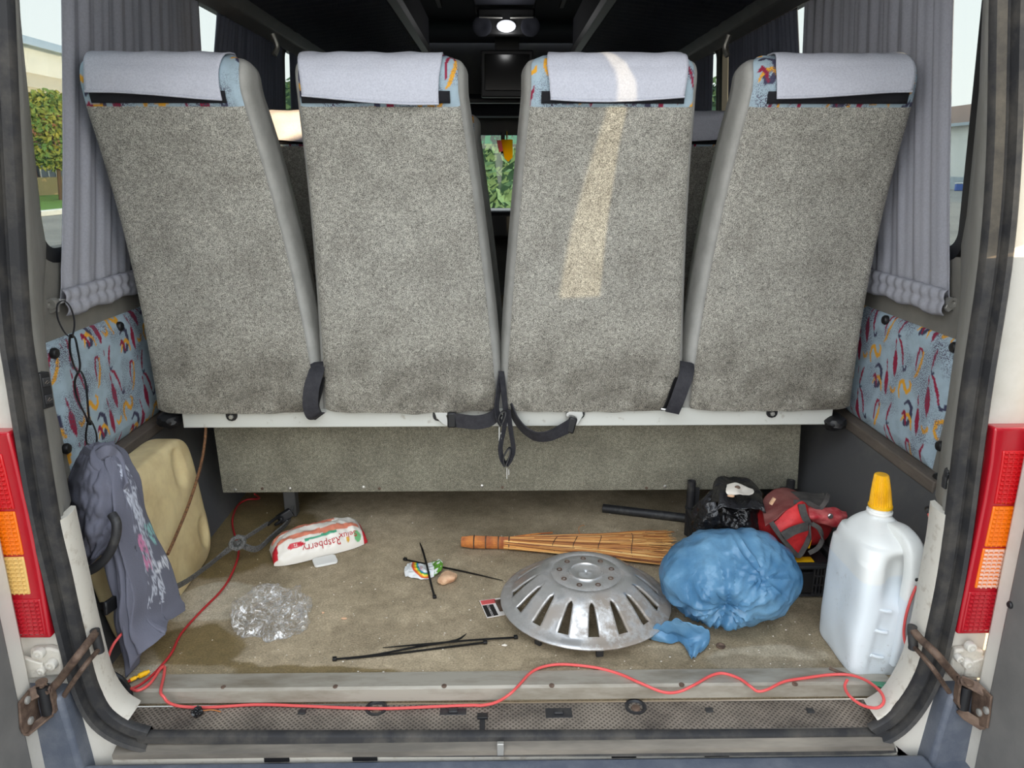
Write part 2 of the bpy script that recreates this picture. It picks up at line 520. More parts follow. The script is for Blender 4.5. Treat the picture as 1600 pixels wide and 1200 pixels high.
def dup(root, loc, label, group=None):
    r = root.copy(); COL.objects.link(r); r.location = loc; WM[r] = Matrix.Translation(Vector(loc)); r['label'] = label
    if group: r['group'] = group
    for ch in list(root.children):
        c = ch.copy(); COL.objects.link(c); c.parent = r; WM[c] = WM[r]
        for g in list(ch.children):
            d = g.copy(); COL.objects.link(d); d.parent = c; WM[d] = WM[r]
    return r


def lerp(a, b, t): return a + (b - a) * t


def ip(x, xs, ys): return float(np.interp(x, xs, ys))


def text_part(txt, size, fn, m, name, parent, ext=0.0):
    """flat lettering, its outline mapped through fn(a, b) onto the printed surface"""
    c = bpy.data.curves.new('lettering', 'FONT'); c.body = txt; c.size = size; c.align_x = 'CENTER'; c.align_y = 'CENTER'; c.resolution_u = 3
    to = bpy.data.objects.new('lettering_source', c); COL.objects.link(to)
    dg = bpy.context.evaluated_depsgraph_get(); dg.update()
    me = to.evaluated_get(dg).to_mesh()
    b = MB(); b.add([fn(v.co.x, v.co.y) for v in me.vertices], [tuple(p.vertices) for p in me.polygons])
    to.to_mesh_clear() if hasattr(to, 'to_mesh_clear') else None
    bpy.data.objects.remove(to); bpy.data.curves.remove(c)
    return b.build(name, m, parent, smooth=0, fix=False)


# value noise on numpy arrays
_rng = np.random.RandomState(3); _tab = _rng.rand(256, 256)


def vnoise(x, y):
    xi = np.floor(x).astype(int); yi = np.floor(y).astype(int); fx = x - xi; fy = y - yi
    fx = fx * fx * (3 - 2 * fx); fy = fy * fy * (3 - 2 * fy)
    g = lambda a, b: _tab[a & 255, b & 255]
    return (g(xi, yi) * (1 - fx) + g(xi + 1, yi) * fx) * (1 - fy) + (g(xi, yi + 1) * (1 - fx) + g(xi + 1, yi + 1) * fx) * fy


def fbm(x, y, o=5):
    r = 0; a = 0.5; t = 0
    for _ in range(o):
        r = r + a * vnoise(x, y); t += a; x = x * 2.03 + 17.3; y = y * 2.03 + 5.1; a *= 0.5
    return r / t


# the woven pattern of the upholstery: squiggles, hooks and leaves on blue
PAT = [
    ('m', .0032, [(.018, .205), (.032, .196), (.046, .172), (.053, .146)]),
    ('n', .0026, [(.053, .146), (.058, .137), (.064, .14), (.066, .15)]),
    ('M', .0075, [(.014, .178), (.024, .112)]),
    ('m', .0018, [(.011, .2), (.014, .178)]),
    ('y', .0042, [(.056, .072), (.049, .09), (.053, .108), (.065, .113), (.073, .101), (.083, .093), (.093, .099), (.096, .114), (.09, .12)]),
    ('n', .0046, [(.083, .066), (.097, .076), (.112, .066), (.115, .044), (.105, .024), (.092, .02), (.088, .031)]),
    ('y', .0036, [(.078, .024), (.089, .041), (.105, .046), (.117, .036), (.123, .017)]),
    ('m', .0036, [(.078, .04), (.086, .048), (.093, .038), (.098, .022)]),
    ('y', .0032, [(.127, .196), (.124, .17), (.113, .142), (.106, .134)]),
    ('m', .0026, [(.106, .15), (.106, .18), (.112, .2), (.121, .2), (.124, .19)]),
    ('M', .0068, [(.138, .075), (.146, .012)]),
    ('m', .0018, [(.132, .1), (.138, .075)]),
    ('y', .0034, [(.012, .085), (.02, .076), (.03, .08), (.033, .09)]),
    ('m', .003, [(.028, .05), (.02, .03), (.015, .004)]),
    ('n', .0024, [(.015, .004), (.02, -.004), (.027, 0.0)]),
]
PC = {'m': S(150, 28, 62)[:3], 'M': S(150, 28, 62)[:3], 'n': S(62, 62, 88)[:3], 'y': S(232, 168, 48)[:3]}
TW, TH = 0.15, 0.21


def pattern(a, b, base=S(166, 186, 198)):
    a = np.asarray(a, float); b = np.asarray(b, float); c = np.tile(np.array(base[:3]), (a.size, 1))
    n = fbm(a * 60, b * 60, 3)[:, None]; c = c * (0.88 + 0.24 * n)
    col = np.floor(a / TW); b2 = b + 0.07 * np.mod(col, 2) * 0 + col * 0.047
    am = a - col * TW; bm_ = np.mod(b2, TH)
    for key, w, pl in PAT:
        best = np.full(a.size, 9.0)
        for dx in (-TW, 0, TW):
            for dy in (-TH, 0, TH):
                sh = -0.047 * (dx / TW) * 0
                L = len(pl) - 1
                for i in range(L):
                    x0, y0 = pl[i]; x1, y1 = pl[i + 1]; ex, ey = x1 - x0, y1 - y0; px = am - x0 - dx; py = bm_ - y0 - dy - sh
                    t = np.clip((px * ex + py * ey) / (ex * ex + ey * ey), 0, 1)
                    d = np.hypot(px - ex * t, py - ey * t); tt = (i + t) / L
                    ww = 1.3 * w * (np.sin(np.pi * np.clip(tt, .02, .98)) ** 0.8 if key == 'M' else (0.45 + 0.55 * np.sin(np.pi * tt)))
                    best = np.minimum(best, d / ww)
        k = best < 1; c[k] = np.array(PC[key])
    return np.concatenate([c, np.ones((a.size, 1))], 1)

# ================================================================== THE VAN
WX = 0.92


def lean(z): return 0.06 * max(0.0, z - 0.75)


# ---- floor
FX, FY0, FY1 = 0.80, 0.0, 1.15
nx, ny = 330, 236
b = MB().grid(lambda u, v: (lerp(-FX, FX, u), lerp(FY0, FY1, v), 0.0), nx, ny)
px_ = np.tile(np.linspace(-FX, FX, nx), ny); py_ = np.repeat(np.linspace(FY0, FY1, ny), nx)
base = np.array(S(188, 171, 144)[:3]); dk = np.array(S(148, 133, 108)[:3]); lt = np.array(S(204, 194, 176)[:3])
n1 = np.clip((fbm(px_ * 7, py_ * 7)[:, None] - .3) * 2.2, 0, 1)
c = base * (1 - n1) + dk * n1


def blobm(cx, cy, rx, ry, amp=0.55, f=9):
    d = np.hypot((px_ - cx) / rx, (py_ - cy) / ry) + amp * (fbm(px_ * f + cx * 9, py_ * f, 5) - 0.5) * 2
    return np.clip((1.0 - d) * 9, 0, 1)[:, None]


wet = np.zeros((px_.size, 1))
for q in [((300, 1010), .10, .085), ((420, 850), .17, .17), ((385, 790), .2, .2), ((345, 870), .12, .14), ((470, 1055), .22, .028), ((330, 1045), .1, .03)]:
    p = at(*q[0], Z=0); wet = np.maximum(wet, blobm(p.x, p.y, q[1], q[2]))
wetc = np.array(S(118, 100, 62)[:3])
c = c * (1 - wet * .8) + wetc * wet * .8
for q, k in [(((330, 940), .14, .08), .6), (((250, 1050), .13, .03), .7), (((560, 1062), .25, .02), .5), (((1190, 1030), .14, .05), .35), (((960, 1062), .3, .016), .3)]:
    p = at(*q[0], Z=0); m_ = blobm(p.x, p.y, q[1], q[2]) * k * (1 - wet * .7); c = c * (1 - m_) + lt * m_
for q, k in [(((1010, 1030), .12, .03), .45), (((1180, 1045), .2, .035), .5), (((880, 1055), .2, .03), .4), (((640, 985), .2, .06), .3), (((1290, 990), .1, .12), .5), (((700, 930), .12, .1), .25), (((900, 1035), .1, .03), .4)]:
    p = at(*q[0], Z=0); m_ = blobm(p.x, p.y, q[1], q[2], .9, 14) * k; c = c * (1 - m_) + np.array(S(116, 102, 80)[:3]) * m_
c = np.concatenate([c, np.ones((px_.size, 1))], 1)
b.box(-.885, .885, FY1, 4.6, -0.03, -0.001); b.box(-.80, .80, .004, FY1, -.035, -.004)
cc = np.concatenate([c, np.tile(np.array([*dk, 1.0]), (16, 1))], 0)
fl = b.build('floor', 'floor', None, smooth=0, cols=cc)
fa = fl.data.attributes.new('Wet', 'FLOAT', 'POINT'); fa.data.foreach_set('value', np.concatenate([wet[:, 0], np.zeros(16)]).astype(np.float32))
tag(fl, 'worn brown-grey van floor with wet stains', 'floor', kind='structure')

# ---- aluminium edge strip of the floor
b = MB().prism([(.045, .001), (.045, .004), (.002, .005), (-.004, .002), (-.006, -.022), (-.002, -.022), (0, 0)], lambda a, c_, d: (d, a, c_), -.725, .735)
al = tag(b.build('trim_1', 'alu', None, smooth=20), 'worn aluminium edge strip along the front of the floor', 'strip', kind='structure')
for sx in (349, 524, 694, 862, 1065, 1242):
    p = at(sx, 1073 - (sx - 349) * .006, Z=.005)
    MB().lathe([(1e-5, .0012), (.004, .0012), (.0055, .0), (.0055, -.002)], 12, (p.x, p.y, .0045)).build('screw', 'rust', al)

# ---- tread plate on the sill
b = MB().box(-.70, .70, -.088, -.004, -.036, -.030)
tp = tag(b.build('trim_2', 'tread', None, bevel=.002), 'diamond tread plate over the rear sill', 'sill plate', kind='structure')
for (sx, sy) in ((472, 1113), (792, 1112), (1108, 1110), (1266, 1111)):
    p = at(sx, sy, Z=-.03); MB().box(p.x - .007, p.x + .007, p.y - .006, p.y + .006, -.031, -.0275).build('clip', 'black_dusty' if sx != 792 else 'tread', tp, bevel=.001)
for (sx, sy, w, h) in ((708, 1112, .025, .009), (873, 1114, .025, .013)):
    p = at(sx, sy, Z=-.03)
    MB().box(p.x - w, p.x + w, p.y - h, p.y + h, -.031, -.0292).build('cover_plate', 'black_dusty', tp, bevel=.001)
    MB().box(p.x - .009, p.x + .009, p.y - .005, p.y + .006, -.03, -.0255).build('clip', 'black_dusty', tp, bevel=.002)
p = at(754, 1121, Z=-.03)
MB().box(p.x - .010, p.x + .010, p.y - .006, p.y + .008, -.031, -.0255).build('latch_slot', 'black', tp, bevel=.001)
MB().box(p.x - .005, p.x + .005, p.y - .045, p.y - .006, -.031, -.0285).build('latch_slot', 'black_dusty', tp, bevel=.001)
for (sx, sy) in ((993, 1105), (588, 1107)):
    p = at(sx, sy, Z=-.03)
    MB().lathe([(.0205, -.001), (.0205, .0022), (.0165, .0028), (.0145, .0005), (.013, -.0005), (1e-5, -.0008)], 28, (p.x, p.y, -.0295)).build('drain_hole', 'black_dusty', tp)
    MB().lathe([(.009, 0), (.0075, .0025), (1e-5, .003)], 18, (p.x, p.y - .003, -.0298)).build('drain_plug', 'rust', tp)
# scuff strip in front of the plate
b = MB().prism([(-.084, -.026), (-.084, -.036), (-.122, -.044), (-.122, -.034), (-.108, -.030)], lambda a, c_, d: (d, a, c_), -.69, .685)
tag(b.build('trim_6', 'rubber_dusty', None), 'scuffed grey strip in front of the tread plate', 'strip', kind='structure')

# ---- rear door opening: rubber seal, body frame, pillars
Lp = [(-11, 0), (5, 300), (18, 500), (32, 600), (64, 800), (87, 900), (110, 1000), (134, 1085), (166, 1132), (225, 1158), (320, 1165)]
Rp = [(1300, 1162), (1372, 1150), (1417, 1118), (1452, 1060), (1471, 990), (1496, 860), (1526, 630), (1558, 420), (1573, 240), (1579, 0)]
PY = -.105
lpath = [at(x, y, Y=PY) for x, y in Lp]; rpath = [at(x, y, Y=PY) for x, y in Rp]
top = [Vector((.655, PY, 1.35)), Vector((.60, PY, 1.50)), Vector((.48, PY, 1.56)), Vector((-.48, PY, 1.56)), Vector((-.60, PY, 1.50)), Vector((-.655, PY, 1.35))]
ring = lpath + rpath + top
ring2 = crom([(p.x, 0, p.z) for p in ring], 5, True)
CEN = Vector((0, 0, .75))


def sweep_xz(pts, prof, closed, mb=None):
    mb = mb or MB(); N = len(pts); m = len(prof); o = len(mb.v)
    for i in range(N):
        t = (pts[(i + 1) % N] - pts[i - 1]) if closed else (pts[min(i + 1, N - 1)] - pts[max(i - 1, 0)])
        n = Vector((t.z, 0, -t.x)).normalized()
        if n.dot(pts[i] - CEN) < 0: n = -n
        mb.v += [Vector((pts[i].x, 0, pts[i].z)) + n * a + Vector((0, y, 0)) for a, y in prof]
    for i in range(N if closed else N - 1):
        j = (i + 1) % N
        for k in range(m):
            l = (k + 1) % m; mb.f.append((o + i * m + k, o + i * m + l, o + j * m + l, o + j * m + k))
    if not closed: mb.f += [tuple(o + k for k in range(m)), tuple(o + (N - 1) * m + k for k in range(m))]
    return mb


sealprof = [(-.019, -.088), (-.021, -.097), (-.017, -.104), (-.004, -.106), (.000, -.100), (.004, -.100), (.007, -.115), (.013, -.118), (.018, -.112), (.019, -.100), (.021, -.08)]
seal = tag(sweep_xz(ring2, sealprof, True).build('trim_3', 'rubber', None, smooth=50), 'black rubber door seal around the rear opening', 'door seal', kind='structure')
p = at(782, 1168, Y=-.12)
MB().obox((p.x, -.122, p.z), (.006, 0, 0), (0, .004, 0), (0, 0, .012)).build('seal_joint', 'zinc', seal, bevel=.001)
# body frame outside the seal
fp = [q for q in ring2 if not (q.z < .02 and abs(q.x) < .66)]
k0 = max(range(len(fp)), key=lambda i: (fp[i] - fp[i - 1]).length); fp = fp[k0:] + fp[:k0]
bodyprof = [(.017, -.07), (.019, -.094), (.026, -.098), (.13, -.098), (.178, -.085), (.208, -.04), (.216, .02), (.216, .13), (.202, .13), (.202, 0), (.03, -.06)]
fr = tag(sweep_xz(fp, bodyprof, False).build('trim_4', 'paint', None, smooth=40), 'white painted body frame around the rear opening', 'body frame', kind='structure')
MB().box(-.70, .70, -.112, -.085, -.085, -.050).build('lower_flange', 'paint_dirty', fr, bevel=.004)
for sx, w in ((432, 20), (570, 16), (975, 20), (1120, 14)):
    p = at(sx, 1177, Y=-.112); MB().box(p.x - .022, p.x + .022, -.1145, -.110, -.060, -.0505).build('drain_slot', 'black', fr)

zL = [p.z for p in reversed(lpath)]; xL = [p.x for p in reversed(lpath)]
zR = [p.z for p in rpath]; xR = [p.x for p in rpath]
zR2 = zR + [1.35, 1.5]; xR2 = xR + [.655, .60]; zL2 = zL + [1.35, 1.5]; xL2 = xL + [-.655, -.60]


def seal_x(side, z): return ip(z, zL2, xL2) if side < 0 else ip(z, zR2, xR2)


def pillar(side, name, lab):
    zz = [.37 + i * (1.52 - .37) / 40 for i in range(41)]

    def fn(u, v):
        z = zz[int(round(v * 40))]; a = seal_x(side, z) - side * .010
        cY = ip(z, [.33, .62, .70, .76, .80, .86, 1.5], [.262, .262, .29, .315, .325, .318, .32] if side < 0 else [.262, .262, .285, .30, .305, .297, .30])
        cX = side * (WX - lean(z)); k = int(round(u * 5))
        mX = lerp(a, cX, .30)
        return [(a, -.09, z), (a - side * .004, -.075, z), (lerp(a, mX, .85), .03, z), (mX, .05, z), (lerp(mX, cX, .96), cY - .012, z), (cX + side * .01, cY, z)][k]
    b = MB().grid(fn, 6, 41)
    return tag(b.build(name, 'pillar', None, smooth=50), lab, 'pillar', kind='structure')


pl = pillar(-1, 'trim_7', 'grey pillar trim left of the rear opening with two switches on it')
pr_ = pillar(1, 'trim_8', 'grey pillar trim right of the rear opening with a small latch on it')


def jamb(side, name, lab):
    z0 = .40
    q = [at(x, y, Y=PY) for x, y in ([(110, 1000), (134, 1085), (160, 1126), (186, 1144)] if side < 0 else [(1471, 990), (1452, 1060), (1420, 1116), (1384, 1142)])]
    pts = [Vector((seal_x(side, z), 0, z)) for z in (z0, .34, .27)] + [Vector((p.x, 0, p.z)) for p in q]
    pts = crom(pts, 8)
    prof = [(-.012, -.085), (-.014, -.095), (-.020, -.093), (-.023, -.080), (-.022, -.058), (-.015, -.038), (-.006, -.036), (-.008, -.06)]
    o = sweep_xz(pts, prof, False).build(name, 'paint_dirty', None, smooth=50)
    return tag(o, lab, 'door jamb', kind='structure')


jamb(-1, 'trim_9', 'chipped white painted door jamb beside the hanging shirt')
jamb(1, 'trim_10', 'chipped white painted door jamb beside the white jug')

# ---- side walls
WIN = [(.30, 1.05), (1.10, 2.05), (2.1, 2.95), (3.0, 3.75)]
Z0, Z1 = .775, 1.43


def side_wall(s, name, lab):
    b = MB()

    def bx(x0, x1, y0, y1, z0, z1):
        b.box(min(s * x0, s * x1), max(s * x0, s * x1), y0, y1, z0, z1)
        for v in b.v[-8:]: v.x -= s * lean(v.z)
    bx(WX, WX + .05, .12, 4.6, -.30, Z0); bx(WX, WX + .05, .12, 4.6, Z1, 1.80)
    ys = [.12] + [y for w in WIN for y in w] + [4.6]
    for i in range(0, len(ys), 2): bx(WX, WX + .05, ys[i], ys[i + 1], Z0, Z1)
    w = tag(b.build(name, 'wall', None, smooth=0), lab, 'wall', kind='structure')
    # slanted lower lining and the strip above it
    lw = MB().prism([(WX, .315), (.895, .315), (.785, 0), (.785, -.02), (WX, -.02)], lambda a, c_, d: (s * a, d, c_), .02, 1.15)
    lw.build('lower_lining', 'wall_dark', w, smooth=0)
    MB().prism([(WX, .325), (.888, .323), (.886, .298), (.896, .294), (WX, .30)], lambda a, c_, d: (s * a, d, c_), .215, .74).build('edge_rail', 'wood', w, bevel=.003)
    return w


wl = side_wall(-1, 'wall_left', 'grey left side wall of the van')
wr_ = side_wall(1, 'wall_right', 'grey right side wall of the van')


def upholstery(s, parent, buttons):
    Y0, Y1, z0, z1 = .248, .76, .325, .614
    nu, nv = 180, 106

    def fn(u, v):
        e = min(u, 1 - u, v * .6, (1 - v) * .6) * 16
        d = .016 * min(1, e) ** .5
        sl = .03 * (1 - v) * (1 - u)
        return (s * (WX - d), lerp(Y0 + sl, Y1, u), lerp(z0, z1, v))
    b = MB().grid(fn, nu, nv)
    a = np.array([v.y if s < 0 else -v.y for v in b.v]) + (0.0 if s < 0 else .03); h = np.array([v.z for v in b.v]) - .02
    o = b.build('upholstered_panel', 'fabric', parent, smooth=60, cols=pattern(a, h), label='blue fabric panel with yellow, navy and maroon squiggles')
    for (x, y) in buttons:
        p = at(x, y, X=s * (WX - .016))
        MB().lathe([(.011, -.004), (.0115, .002), (.009, .006), (1e-5, .0075)], 18, (s * (WX - .015), p.y, p.z), (-s, 0, 0)).build('button', 'black', o)


upholstery(-1, wl, [(86, 552), (105, 701), (188, 510)])
upholstery(1, wr_, [(1490, 543), (1468, 697), (1464, 747), (1383, 500)])

# ---- windows
k = 0
for s in (-1, 1):
    for (y0, y1) in WIN:
        k += 1
        w = thing('window_%d' % k, ['left', 'right'][s > 0] + ' side window of the van, ' + ['rearmost', 'second from the rear', 'third from the rear', 'foremost'][(k - 1) % 4], 'window', (s * WX, (y0 + y1) / 2, Z0), kind='structure')
        g = MB()
        g.add([(s * (WX + .028 - lean(z)), y, z) for y, z in ((y0 - .004, Z0 - .004), (y1 + .004, Z0 - .004), (y1 + .004, Z1 + .004), (y0 - .004, Z1 + .004))], [(0, 1, 2, 3)])
        g.add([(s * (WX + .032 - lean(z)), y, z) for y, z in ((y0 - .004, Z0 - .004), (y1 + .004, Z0 - .004), (y1 + .004, Z1 + .004), (y0 - .004, Z1 + .004))], [(3, 2, 1, 0)])
        g.build('pane', 'glass', w, smooth=0, fix=False)
        r = .055; out = []
        for (cy, cz, a0) in ((y0 + r, Z0 + r, 180), (y1 - r, Z0 + r, 270), (y1 - r, Z1 - r, 0), (y0 + r, Z1 - r, 90)):
            for i in range(7):
                a = math.radians(a0 + i * 15); y = cy + r * math.cos(a); z = cz + r * math.sin(a); out.append((s * (WX + .012 - lean(z)), y, z))
        MB().sweep(out, [(-.011, -.018), (.011, -.018), (.013, .012), (-.013, .012)], None, True).build('gasket', 'black', w, smooth=40)

# ---- roof, luggage racks, ceiling fittings
b = MB().box(-.86, .86, -.08, 4.6, 1.80, 1.84)
ce = tag(b.build('ceiling', 'ceiling', None, smooth=0), 'dark ceiling of the van', 'ceiling', kind='structure')
for x in (-.33, .33):
    MB().box(x - .012, x + .012, .3, 3.3, 1.785, 1.80).build('seam_strip', 'dark_trim', ce, bevel=.003)
MB().box(-.14, .18, 2.0, 3.35, 1.76, 1.80).build('console', 'ceiling', ce, bevel=.01)
for s in (-1, 1):
    t = thing('luggage_rack', 'dark pleated luggage rack over the ' + ('left' if s < 0 else 'right') + ' row of curtains', 'luggage rack', (s * .6, 1.6, 1.42), 'overhead luggage racks')
    poly = [(.80, 1.455), (.385, 1.505), (.365, 1.53), (.365, 1.66), (.38, 1.66), (.39, 1.54), (.80, 1.50)]
    # underside in soft pleats
    def fn(u, v, s=s):
        x = lerp(.385, .80, v); z = lerp(1.505, 1.455, v); y = lerp(.2, 2.95, u)
        return (s * x, y, z + .004 * math.sin(u * 260) * math.sin(math.pi * v) + .003 * mn.noise(Vector((y * 14, x * 30, s))))
    MB().grid(fn, 320, 12).build('pleated_underside', 'pleat', t, smooth=60)
    MB().prism(poly, lambda a, c_, d, s=s: (s * a, d, c_ + .012), .2, 2.95).build('body', 'ceiling', t, smooth=0)
    MB().prism([(.39, 1.495), (.36, 1.50), (.355, 1.53), (.365, 1.535), (.392, 1.508)], lambda a, c_, d, s=s: (s * a, d, c_), .2, 2.96).build('edge_strip', 'dark_trim', t, bevel=.002)
    MB().prism([(.865, 1.40), (.815, 1.42), (.785, 1.48), (.79, 1.52), (.865, 1.52)], lambda a, c_, d, s=s: (s * a, d, c_), .2, 3.6).build('wall_beam', 'wall_dark', t, bevel=.006)
    for yy in (1.66,):
        MB().tube(crom([(s * .80, yy, 1.40), (s * .79, yy + .01, 1.36), (s * .80, yy, 1.33)], 6), .010).build('coat_hook', 'zinc', t)

# ceiling lamp with two speakers
LP = at(791, 41, Y=3.05)
t = thing('ceiling_lamp', 'lit oval white ceiling lamp between two speakers', 'ceiling lamp', (LP.x, LP.y, LP.z))
MB().blob((LP.x, LP.y, LP.z), (.050, .02, .030), 3).build('diffuser', 'lamp', t)
MB().box(LP.x - .15, LP.x + .15, LP.y + .01, LP.y + .05, LP.z - .045, LP.z + .09).build('housing', 'black', t, bevel=.01)
for s in (-1, 1):
    MB().lathe([(.05, 0), (.05, .012), (.04, .014), (.015, .004), (1e-5, .004)], 24, (LP.x + s * .125, LP.y + .012, LP.z), (0, -1, 0)).build('speaker', 'ceiling', t)
    MB().tube([(LP.x + s * .02, LP.y, LP.z + .04), (LP.x + s * .14, LP.y, LP.z + .042)], .004).build('bracket', 'zinc', t)
ld = bpy.data.lights.new('lamp_glow', 'POINT'); ld.energy = .25; ld.shadow_soft_size = .03
lo = bpy.data.objects.new('lamp_glow', ld); COL.objects.link(lo); lo.parent = t; lo.location = (0, -.06, -.03)

# monitor
a_, b_ = at(751, 78, Y=3.4), at(833, 152, Y=3.4)
t = thing('monitor', 'dark screen in a grey frame hanging under the ceiling', 'monitor', ((a_.x + b_.x) / 2, 3.4, b_.z))
MB().box(a_.x, b_.x, 3.40, 3.46, b_.z, a_.z).build('frame', 'dark_trim', t, bevel=.008)
MB().box(a_.x + .022, b_.x - .022, 3.392, 3.402, b_.z + .035, a_.z - .022).build('screen', 'screen', t, bevel=.003)
MB().box(a_.x + .08, b_.x - .08, 3.42, 3.44, a_.z, 1.80).build('bracket', 'black', t)

# ---- front of the van: bulkhead, windscreen, dashboard
wf = MB()
wf.box(-.9, .9, 4.62, 4.68, -.3, .60); wf.box(-.9, .9, 4.62, 4.68, 1.18, 1.84); wf.box(-.9, -.78, 4.62, 4.68, .6, 1.18); wf.box(.78, .9, 4.62, 4.68, .6, 1.18)
fw_ = tag(wf.build('wall_front', 'wall_dark', None, smooth=0), 'dark front end of the van seen between the seats', 'wall', kind='structure')
a_ = at(760, 157, Y=3.7)
MB().box(-.72, .72, 3.68, 3.75, a_.z - .015, a_.z + .01).build('cross_rail', 'dark_trim', fw_, bevel=.005)
MB().box(-.72, .72, 4.1, 4.3, 1.28, 1.42).build('header_shelf', 'ceiling', fw_, bevel=.02)
MB().box(-.85, .85, 4.2, 4.6, .45, .66).build('dashboard', 'black', fw_, bevel=.04)
wsn = thing('window_9', 'windscreen with a teal sun strip at the far front', 'windscreen', (0, 4.65, .6), kind='structure')
MB().add([(-.79, 4.65, .59), (.79, 4.65, .59), (.79, 4.65, 1.12), (-.79, 4.65, 1.12)], [(0, 1, 2, 3)]).build('pane', 'glass', wsn, smooth=0)
MB().add([(-.79, 4.645, 1.12), (.79, 4.645, 1.12), (.79, 4.645, 1.19), (-.79, 4.645, 1.19)], [(0, 1, 2, 3)]).build('sun_strip', 'glass_teal', wsn, smooth=0)
MB().box(.0, .03, 4.60, 4.64, 1.05, 1.2).build('mirror_stalk', 'black', wsn, bevel=.004)

t = thing('pennant', 'small yellow pennant hanging in the windscreen', 'pennant', (at(790, 250, Y=4.5).x, 4.5, at(790, 250, Y=4.5).z))
q = [at(783, 218, Y=4.5), at(801, 218, Y=4.5), at(801, 246, Y=4.5), at(794, 253, Y=4.5), at(788, 247, Y=4.5)]
MB().prism([(v.x, v.z) for v in q], lambda a, c_, d: (a, d, c_), 4.5, 4.504).build('cloth', 'pennant', t, smooth=0)
q = [at(776, 219, Y=4.52), at(788, 219, Y=4.52), at(786, 236, Y=4.52), at(780, 238, Y=4.52)]
MB().prism([(v.x, v.z) for v in q], lambda a, c_, d: (a, d, c_), 4.52, 4.524).build('ribbon', 'pink', t, smooth=0)
MB().tube([at(792, 205, Y=4.51), at(792, 220, Y=4.51)], .004).build('cord', 'yellow', t)

# ---- rear doors, standing open
def door(s, name, lab, strip_px, panel_px, up):
    """inner face seen; below the waist the hinge edge closes on the body, above it the edge stands off by `up`"""
    e = at(*strip_px, Y=-.14); X = e.x; Yp = at(*panel_px, X=X).y
    t = thing(name, lab, 'door', (X, -.4, -.22), kind='structure')
    prof = [(-.125, -.22), (-.125, .83), (-.125 - up, .89), (-.125 - up, 1.52), (-.88, 1.52), (-.88, -.22)]
    MB().prism(prof, lambda a, c_, d: (X + s * d, a, c_), 0, .045).build('shell', 'paint', t, bevel=.008)
    MB().prism([(Yp, -.20), (Yp, .83), (Yp - up, .89), (Yp - up, 1.45), (-.82, 1.45), (-.82, -.20)], lambda a, c_, d: (X + s * d, a, c_), -.006, .004).build('trim_panel', 'trim_grey', t, bevel=.004)
    return t, X, Yp


dl, XDL, YDL = door(-1, 'door_1', 'left rear door standing open, grey inner panel with white edge', (40, 1066), (18, 1066), .0)
dr, XDR, YDR = door(1, 'door_2', 'right rear door standing open, grey inner panel with white edge', (1536, 1066), (1554, 1066), .275)  # upper hinge edge cut back out of view so a sun stripe passes
g = MB().box(XDR + .018, XDR + .022, -.41, -.13, .86, 1.50)  # unseen pane and frame added to close the gap cut for the sun
g.build('pane', 'glass', dr)
MB().box(XDR + .01, XDR + .03, -.145, -.125, .78, 1.52).build('sun_gap_frame', 'rubber', dr, bevel=.003)
p = at(1585, 945, X=XDR); MB().disc((XDR - .004, p.y, p.z), .006, .006, (-1, 0, 0)).build('plug', 'black', dr)

# ---- bumper
b = MB().prism([(-.116, -.056), (-.16, -.053), (-.33, -.08), (-.37, -.12), (-.38, -.30), (-.11, -.30)], lambda a, c_, d: (d, a, c_), -.745, .745)
bp = tag(b.build('bumper', 'bumper', None, bevel=.008), 'dusty blue-grey plastic rear bumper under the sill', 'bumper', kind='structure')
for s in (-1, 1):
    A, B2 = (at(98, 1086, Y=-.128), at(131, 1198, Y=-.128)) if s < 0 else (at(1482, 1082, Y=-.128), at(1448, 1196, Y=-.128))
    poly = [(B2.x - s * .012, -.30), (B2.x, B2.z), (lerp(A.x, B2.x, .5) , lerp(A.z, B2.z, .45)), (A.x, A.z), (A.x + s * .14, A.z + .004), (A.x + s * .17, -.30)]
    MB().prism(poly, lambda a, c_, d: (a, d, c_), -.136, -.09).build('corner', 'bumper', bp, bevel=.008, seg=3)
    MB().prism([(B2.x - s * .02, -.30), (B2.x - s * .005, -.075), (B2.x + s * .02, -.055), (A.x + s * .17, -.06), (A.x + s * .17, -.30)], lambda a, c_, d: (a, d, c_), -.30, -.12).build('corner_step', 'bumper', bp, bevel=.02, seg=3)

# ================================================================== SEATS
RC = [(.566, .370), (.563, .41), (.560, .47), (.545, .64), (.515, .81), (.473, .96), (.437, 1.06), (.424, 1.11), (.428, 1.14), (.445, 1.160), (.475, 1.168)]
FC = [(.68, .39), (.70, .42), (.715, .48), (.715, .64), (.688, .81), (.645, .96), (.600, 1.06), (.570, 1.11), (.555, 1.135), (.535, 1.152), (.500, 1.166)]
RCc = crom([(0, a, c_) for a, c_ in RC], 6); FCc = crom([(0, a, c_) for a, c_ in FC], 6); NS = len(RCc)


def prof_at(tab, s):
    f = s * (NS - 1); i = min(int(f), NS - 2); return tab[i].lerp(tab[i + 1], f - i)


S_OF_Z = [p.z for p in RCc]


def s_of(z): return ip(z, S_OF_Z, [i / (NS - 1) for i in range(NS)])


def rear_n(s):
    a = prof_at(RCc, max(0, s - .01)); c_ = prof_at(RCc, min(1, s + .01)); t = (c_ - a).normalized(); return Vector((0, -t.z, t.y))


